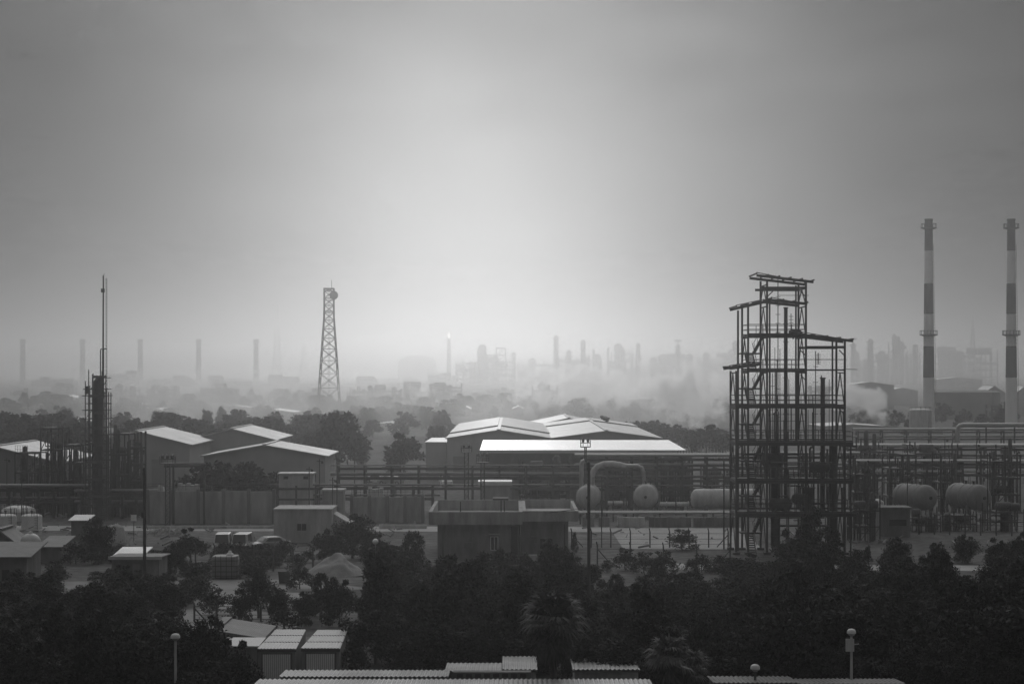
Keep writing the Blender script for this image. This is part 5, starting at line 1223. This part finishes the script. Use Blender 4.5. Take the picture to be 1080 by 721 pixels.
corrugated('long corrugated roof along the bottom edge, nearest to the viewer', 264, 690, 101, 104.5, rz(724, 101), rz(716, 104.5))
corrugated('narrow corrugated roof just behind the nearest one, below the container sheds', 294, 473, 107, 110, rz(712.5, 107), rz(706.5, 110))
corrugated('short roof stepping up behind the nearest roof, left of the raised box', 469, 529, 110, 114, rz(706.5, 110), rz(699, 114), wall=CONCD)
corrugated('raised box like roof just left of the big fan palm', 529.5, 567, 112, 117, rz(705, 112), rz(692, 117), wall=CONC)
corrugated('pale roof over a grey wall right of the big fan palm', 604, 675, 110, 115, rz(705, 110), rz(694, 115), wall=CONC)
corrugated('low dull roof at the bottom edge below the lamp with the sign box', 842, 955, 104, 107, rz(720, 104), rz(715.5, 107), mm=ROOFD)
corrugated('low dull roof at the bottom edge right of the cut fan palm', 752, 842, 104, 107, rz(719, 104), rz(713, 107), mm=ROOFD)
D = 108.5; x = gx(502, D); root = thing('roof_vent_unit', 'long dark ventilation box lying between the bottom roofs', 'vent unit', (x, D, 0))
m = MB(); m.box(gx(478, D), gx(560, D), D-.3, D+.4, 0, gz(707.5, D)); m.build('housing', CONCD, root)
m = MB()
for j in range(8): a = gx(482+9.5*j, D); m.box(a, a+.35, D-.34, D-.29, gz(713, D), gz(709, D))
m.build('grille', STEEL, root)
def cap_lamp(label, px, D, pyt, sign=False, pm=None, cap=.255):
    x, z = gx(px, D), gz(pyt, D); root = thing('cap_lamp_post', label, 'lamp post', (x, D, 0))
    m = MB(); m.tube([(x, D, 0), (x, D, z-.22)], [.09, .065], 10); m.build('pole', pm or CONCL, root, smooth=True)
    m = MB(); m.lathe([(cap*1.05, z-.26), (cap, z-.12), (cap*.7, z-.03), (cap*.2, z)], (x, D, 0), 18); m.build('lamp_cap', TANKW, root, smooth=True)
    m = MB(); m.lathe([(.09, z-.4), (.17, z-.36), (.2, z-.27)], (x, D, 0), 14); m.build('lamp_globe', GALV, root, smooth=True)
    if sign:
        m = MB(); m.box(x-.34, x+.12, D-.18, D-.08, z-1.25, z-.55); m.build('lamp_box', VESSEL, root)
        m = MB(); m.beam((x, D, z-.9), (x+.4, D-.05, z-.85), .05); m.build('bracket', GALV, root)
cap_lamp('pale lamp post with a round cap, beside the leafy bush at the lower left', 185, 106.5, 667.5)
cap_lamp('pale lamp post with a grey box below its cap, at the lower right', 898, 106.5, 662.5, True, cap=.24)
cap_lamp('small lamp with a pale cap near the bottom edge right of the cut palm', 796.5, 105, 700, pm=STEEL)
D = 165; x = gx(396, D); z = gz(571, D); root = thing('globe_lamp', 'slim lamp post with a single white globe, left of the thicket', 'lamp post', (x, D, 0))
m = MB(); m.tube([(x, D, 0), (x, D, z-.2)], .05, 8); m.build('pole', GALV, root)
m = MB(); m.lathe([(.26*math.cos(a), z+.02+.26*math.sin(a)) for a in [(-88+22*i)*PI/180 for i in range(9)]], (x, D, 0), 16); m.build('globe', WHITE, root, smooth=True)
# caged tank
D = 176; x0, x1 = gx(221.5, D), gx(250, D); root = thing('caged_tank', 'pale square tank in a dark pipe cage standing on open ground', 'tank', ((x0+x1)/2, D, 0)); zt = gz(586.5, D)
m = MB(); k = 14; cx, cy, hw = (x0+x1)/2, D+1.3, (x1-x0)/2-.06; ring = []
for q, z in ((.96, .15), (1, .3), (1, zt-.2), (.95, zt-.05), (.7, zt)):
    for j in range(32):
        a = 2*PI*j/32; c_, s_ = math.cos(a), math.sin(a); e = .35; ring.append((cx+hw*q*math.copysign(abs(c_)**e, c_), cy+1.2*q*math.copysign(abs(s_)**e, s_), z))
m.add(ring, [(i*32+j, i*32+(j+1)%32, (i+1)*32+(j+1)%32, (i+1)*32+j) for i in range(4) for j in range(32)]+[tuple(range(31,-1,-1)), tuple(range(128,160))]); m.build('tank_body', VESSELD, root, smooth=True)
m = MB()
for y in (cy-1.3, cy+1.3):
    for j in range(6): u = x0+(x1-x0)*j/5; m.beam((u, y, 0), (u, y, zt+.05), .05)
    for q in (.3, .7, 1.2, 1.7): m.beam((x0, y, q), (x1, y, q), .05)
for u in (x0, x1):
    for q in (.3, .7, 1.2, 1.7): m.beam((u, cy-1.3, q), (u, cy+1.3, q), .05)
m.build('cage', STEEL, root)
m = MB(); m.lathe([(.35, zt), (.35, zt+.12), (.2, zt+.2), (.12, zt+.42)], (cx+.4, cy, 0), 14); m.build('filler_cap', TANKW, root)
m = MB(); m.beam((x1+.28, D, 0), (x1+.28, D, zt+.3), .1); m.build('stand_pipe', STEEL, root)
# dirt mound
D = 179; x = gx(352, D); m = MB(); n = 40; rr = random.Random(14); vs = []
for i in range(n+1):
    for j in range(n+1):
        u, v_ = i/n*2-1, j/n*2-1; q = math.sqrt(u*u+v_*v_); h = max(0, 1-q)**.85*2.0
        nz = noise.noise(Vector((u*2.2, v_*2.2, 3)))*.35+noise.noise(Vector((u*7, v_*7, 1)))*.12
        vs.append((x+u*2.9+.25*nz, D+1.5+v_*2.6, max(0, h*(1+nz)) if q < 1 else 0))
m.add(vs, [(i*(n+1)+j, (i+1)*(n+1)+j, (i+1)*(n+1)+j+1, i*(n+1)+j+1) for i in range(n) for j in range(n)])
tag(m.build('dirt_mound', mat('pale_dirt', .27, .95, 0, .3, 1.5, 1, .6), None, (x, D+1.5, 0), True), 'pale heap of earth with a pointed top', 'earth mound')
D = 172; x = gx(299.5, D); root = thing('waste_bin', 'black square skip bin left of the earth mound', 'bin', (x, D, 0)); w = .52
m = MB(); m.add([(x-w*.85, D, .08), (x+w*.85, D, .08), (x+w*.85, D+.8, .08), (x-w*.85, D+.8, .08), (x-w, D-.1, 1.05), (x+w, D-.1, 1.05), (x+w, D+.9, 1.05), (x-w, D+.9, 1.05)], [(3,2,1,0), (0,1,5,4), (1,2,6,5), (2,3,7,6), (3,0,4,7)]); m.build('bin_body', RUBBER, root)
m = MB(); m.box(x-w-.03, x+w+.03, D-.14, D+.95, 1.05, 1.13); m.build('lid', RUBBER, root)
m = MB()
for u in (-.35, .35): m.lathe([(.08, -.04), (.08, .04)], (x+u, D+.05, .08), 10, (1,0,0))
m.build('wheel', STEEL, root)
# parked vehicles
def vehicle(name, label, px, D, rot, col, van=False, cat='car'):
    root = thing(name, label, cat, (gx(px, D), D, 0)); root.rotation_euler = (0, 0, rot)
    root_loc = Vector(root.location); root.location = (0,0,0)
    L_, W, H = (4.9, 1.75, 1.95) if van else (4.4, 1.72, 1.45)
    side = [(-L_/2, .35), (L_/2, .35), (L_/2, .85), (L_/2-.9, 1.0), (L_/2-(1.4 if van else 1.7), H), (-L_/2+.3, H), (-L_/2, H*.72)] if van else [(-L_/2, .35), (L_/2, .35), (L_/2, .78), (L_/2-1.1, .92), (L_/2-1.75, H), (-L_/2+1.2, H), (-L_/2+.45, 1.0), (-L_/2, .92)]
    k = len(side); m = MB(); ww = lambda z: W/2-(.16 if z > H*.9 else 0)
    m.add([(x_, -ww(z_), z_) for x_, z_ in side]+[(x_, ww(z_), z_) for x_, z_ in side], [tuple(range(k)), tuple(range(2*k-1, k-1, -1))]+[(i, i+k, (i+1) % k+k, (i+1) % k) for i in range(k)])
    bd = m.build('body', col, root)
    md = bd.modifiers.new('bevel', 'BEVEL'); md.width = .07; md.segments = 2
    m = MB(); zc = H*.62
    for s in (-1, 1):
        m = MB(); y0_, y1_ = s*(W/2-.005), s*(W/2-.13); m.add([(-L_/2+.95, y0_+s*.012, 1.0), (L_/2-1.35, y0_+s*.012, 1.0), (L_/2-1.85, y1_+s*.02, H-.12), (-L_/2+1.3, y1_+s*.02, H-.12)], [(0,1,2,3)]); m.build('side_window', GLASS, root)
    m = MB(); a, b_ = (side[3], side[4]); m.add([(a[0]+.0-.05, -W/2+.14, a[1]+.06), (a[0]-.05, W/2-.14, a[1]+.06), (b_[0]+.1, W/2-.26, b_[1]-.06), (b_[0]+.1, -W/2+.26, b_[1]-.06)], [(0,1,2,3)])
    for i in range(4): m.v[i] = (m.v[i][0]+.07, m.v[i][1], m.v[i][2]+.05)
    m.build('windscreen', GLASS, root)
    for sx in (-1, 1):
        for sy in (-1, 1):
            m = MB(); m.lathe([(.2, -.1), (.32, -.1), (.34, -.06), (.34, .06), (.32, .1), (.2, .1)], (sx*L_*.31, sy*(W/2-.06), .34), 18, (0,1,0)); w = m.build('wheel', RUBBER, root)
            m = MB(); m.lathe([(.19, -.11), (.19, .11)], (sx*L_*.31, sy*(W/2-.06), .34), 14, (0,1,0)); m.build('rim', GALV, w)
    for s in (-1, 1):
        m = MB(); m.box(L_/2-.03, L_/2+.015, s*W*.36-.14, s*W*.36+.14, .62, .76); m.build('headlight', GALV, root)
    root.location = root_loc; return root
CARW = mat('white_car_paint', .75, .35, 0, .05, 1); CARG = mat('grey_car_paint', .35, .35, .2, .05, 1)
vehicle('parked_van', 'pale van parked below the long concrete wall, left one of two', 235, 203, -1.5, CARG, True, 'van')
vehicle('parked_van', 'pale van parked below the long concrete wall, right one of two', 255, 203, -1.62, CARG, True, 'van')
vehicle('parked_car', 'pale car parked below the pale concrete building, right of the two vans', 284, 205, -2.6, CARG)
vehicle('parked_car', 'white car at the foot of the big bushy tree', 398, 330, -.2, CARW)
vehicle('parked_car', 'pale car parked right of the one under the big bushy tree', 412, 325, 2.9, CARG)
vehicle('parked_van', 'white van parked at the left corner of the long warehouse', 470, 322, -1.4, CARW, True, 'van')
for px, D, py, w, lb in ((198, 246, 509.5, 11, 'row of pale crates showing over the long concrete wall'), (169, 246, 511.5, 3, 'small pale crate over the wall left of the floodlight post'), (396, 247, 514, 8, 'pale stacked sacks showing over the shorter concrete wall')):
    m = MB(); x0, x1 = gx(px-w, D), gx(px+w, D); n = max(2, int(w/2)); q = random.Random(px)
    m.box(x0, x1, D, D+1.2, 0, gz(py, D)-.5)
    for i in range(n): m.box(x0+(x1-x0)*i/n+.02, x0+(x1-x0)*(i+1)/n-.03, D+.05, D+1.1, gz(py, D)-.5, gz(py, D)-q.uniform(0, .3))
    tag(m.build('pale_crate_stack', CONCL, None, ((x0+x1)/2, D, 0)), lb, 'crates')
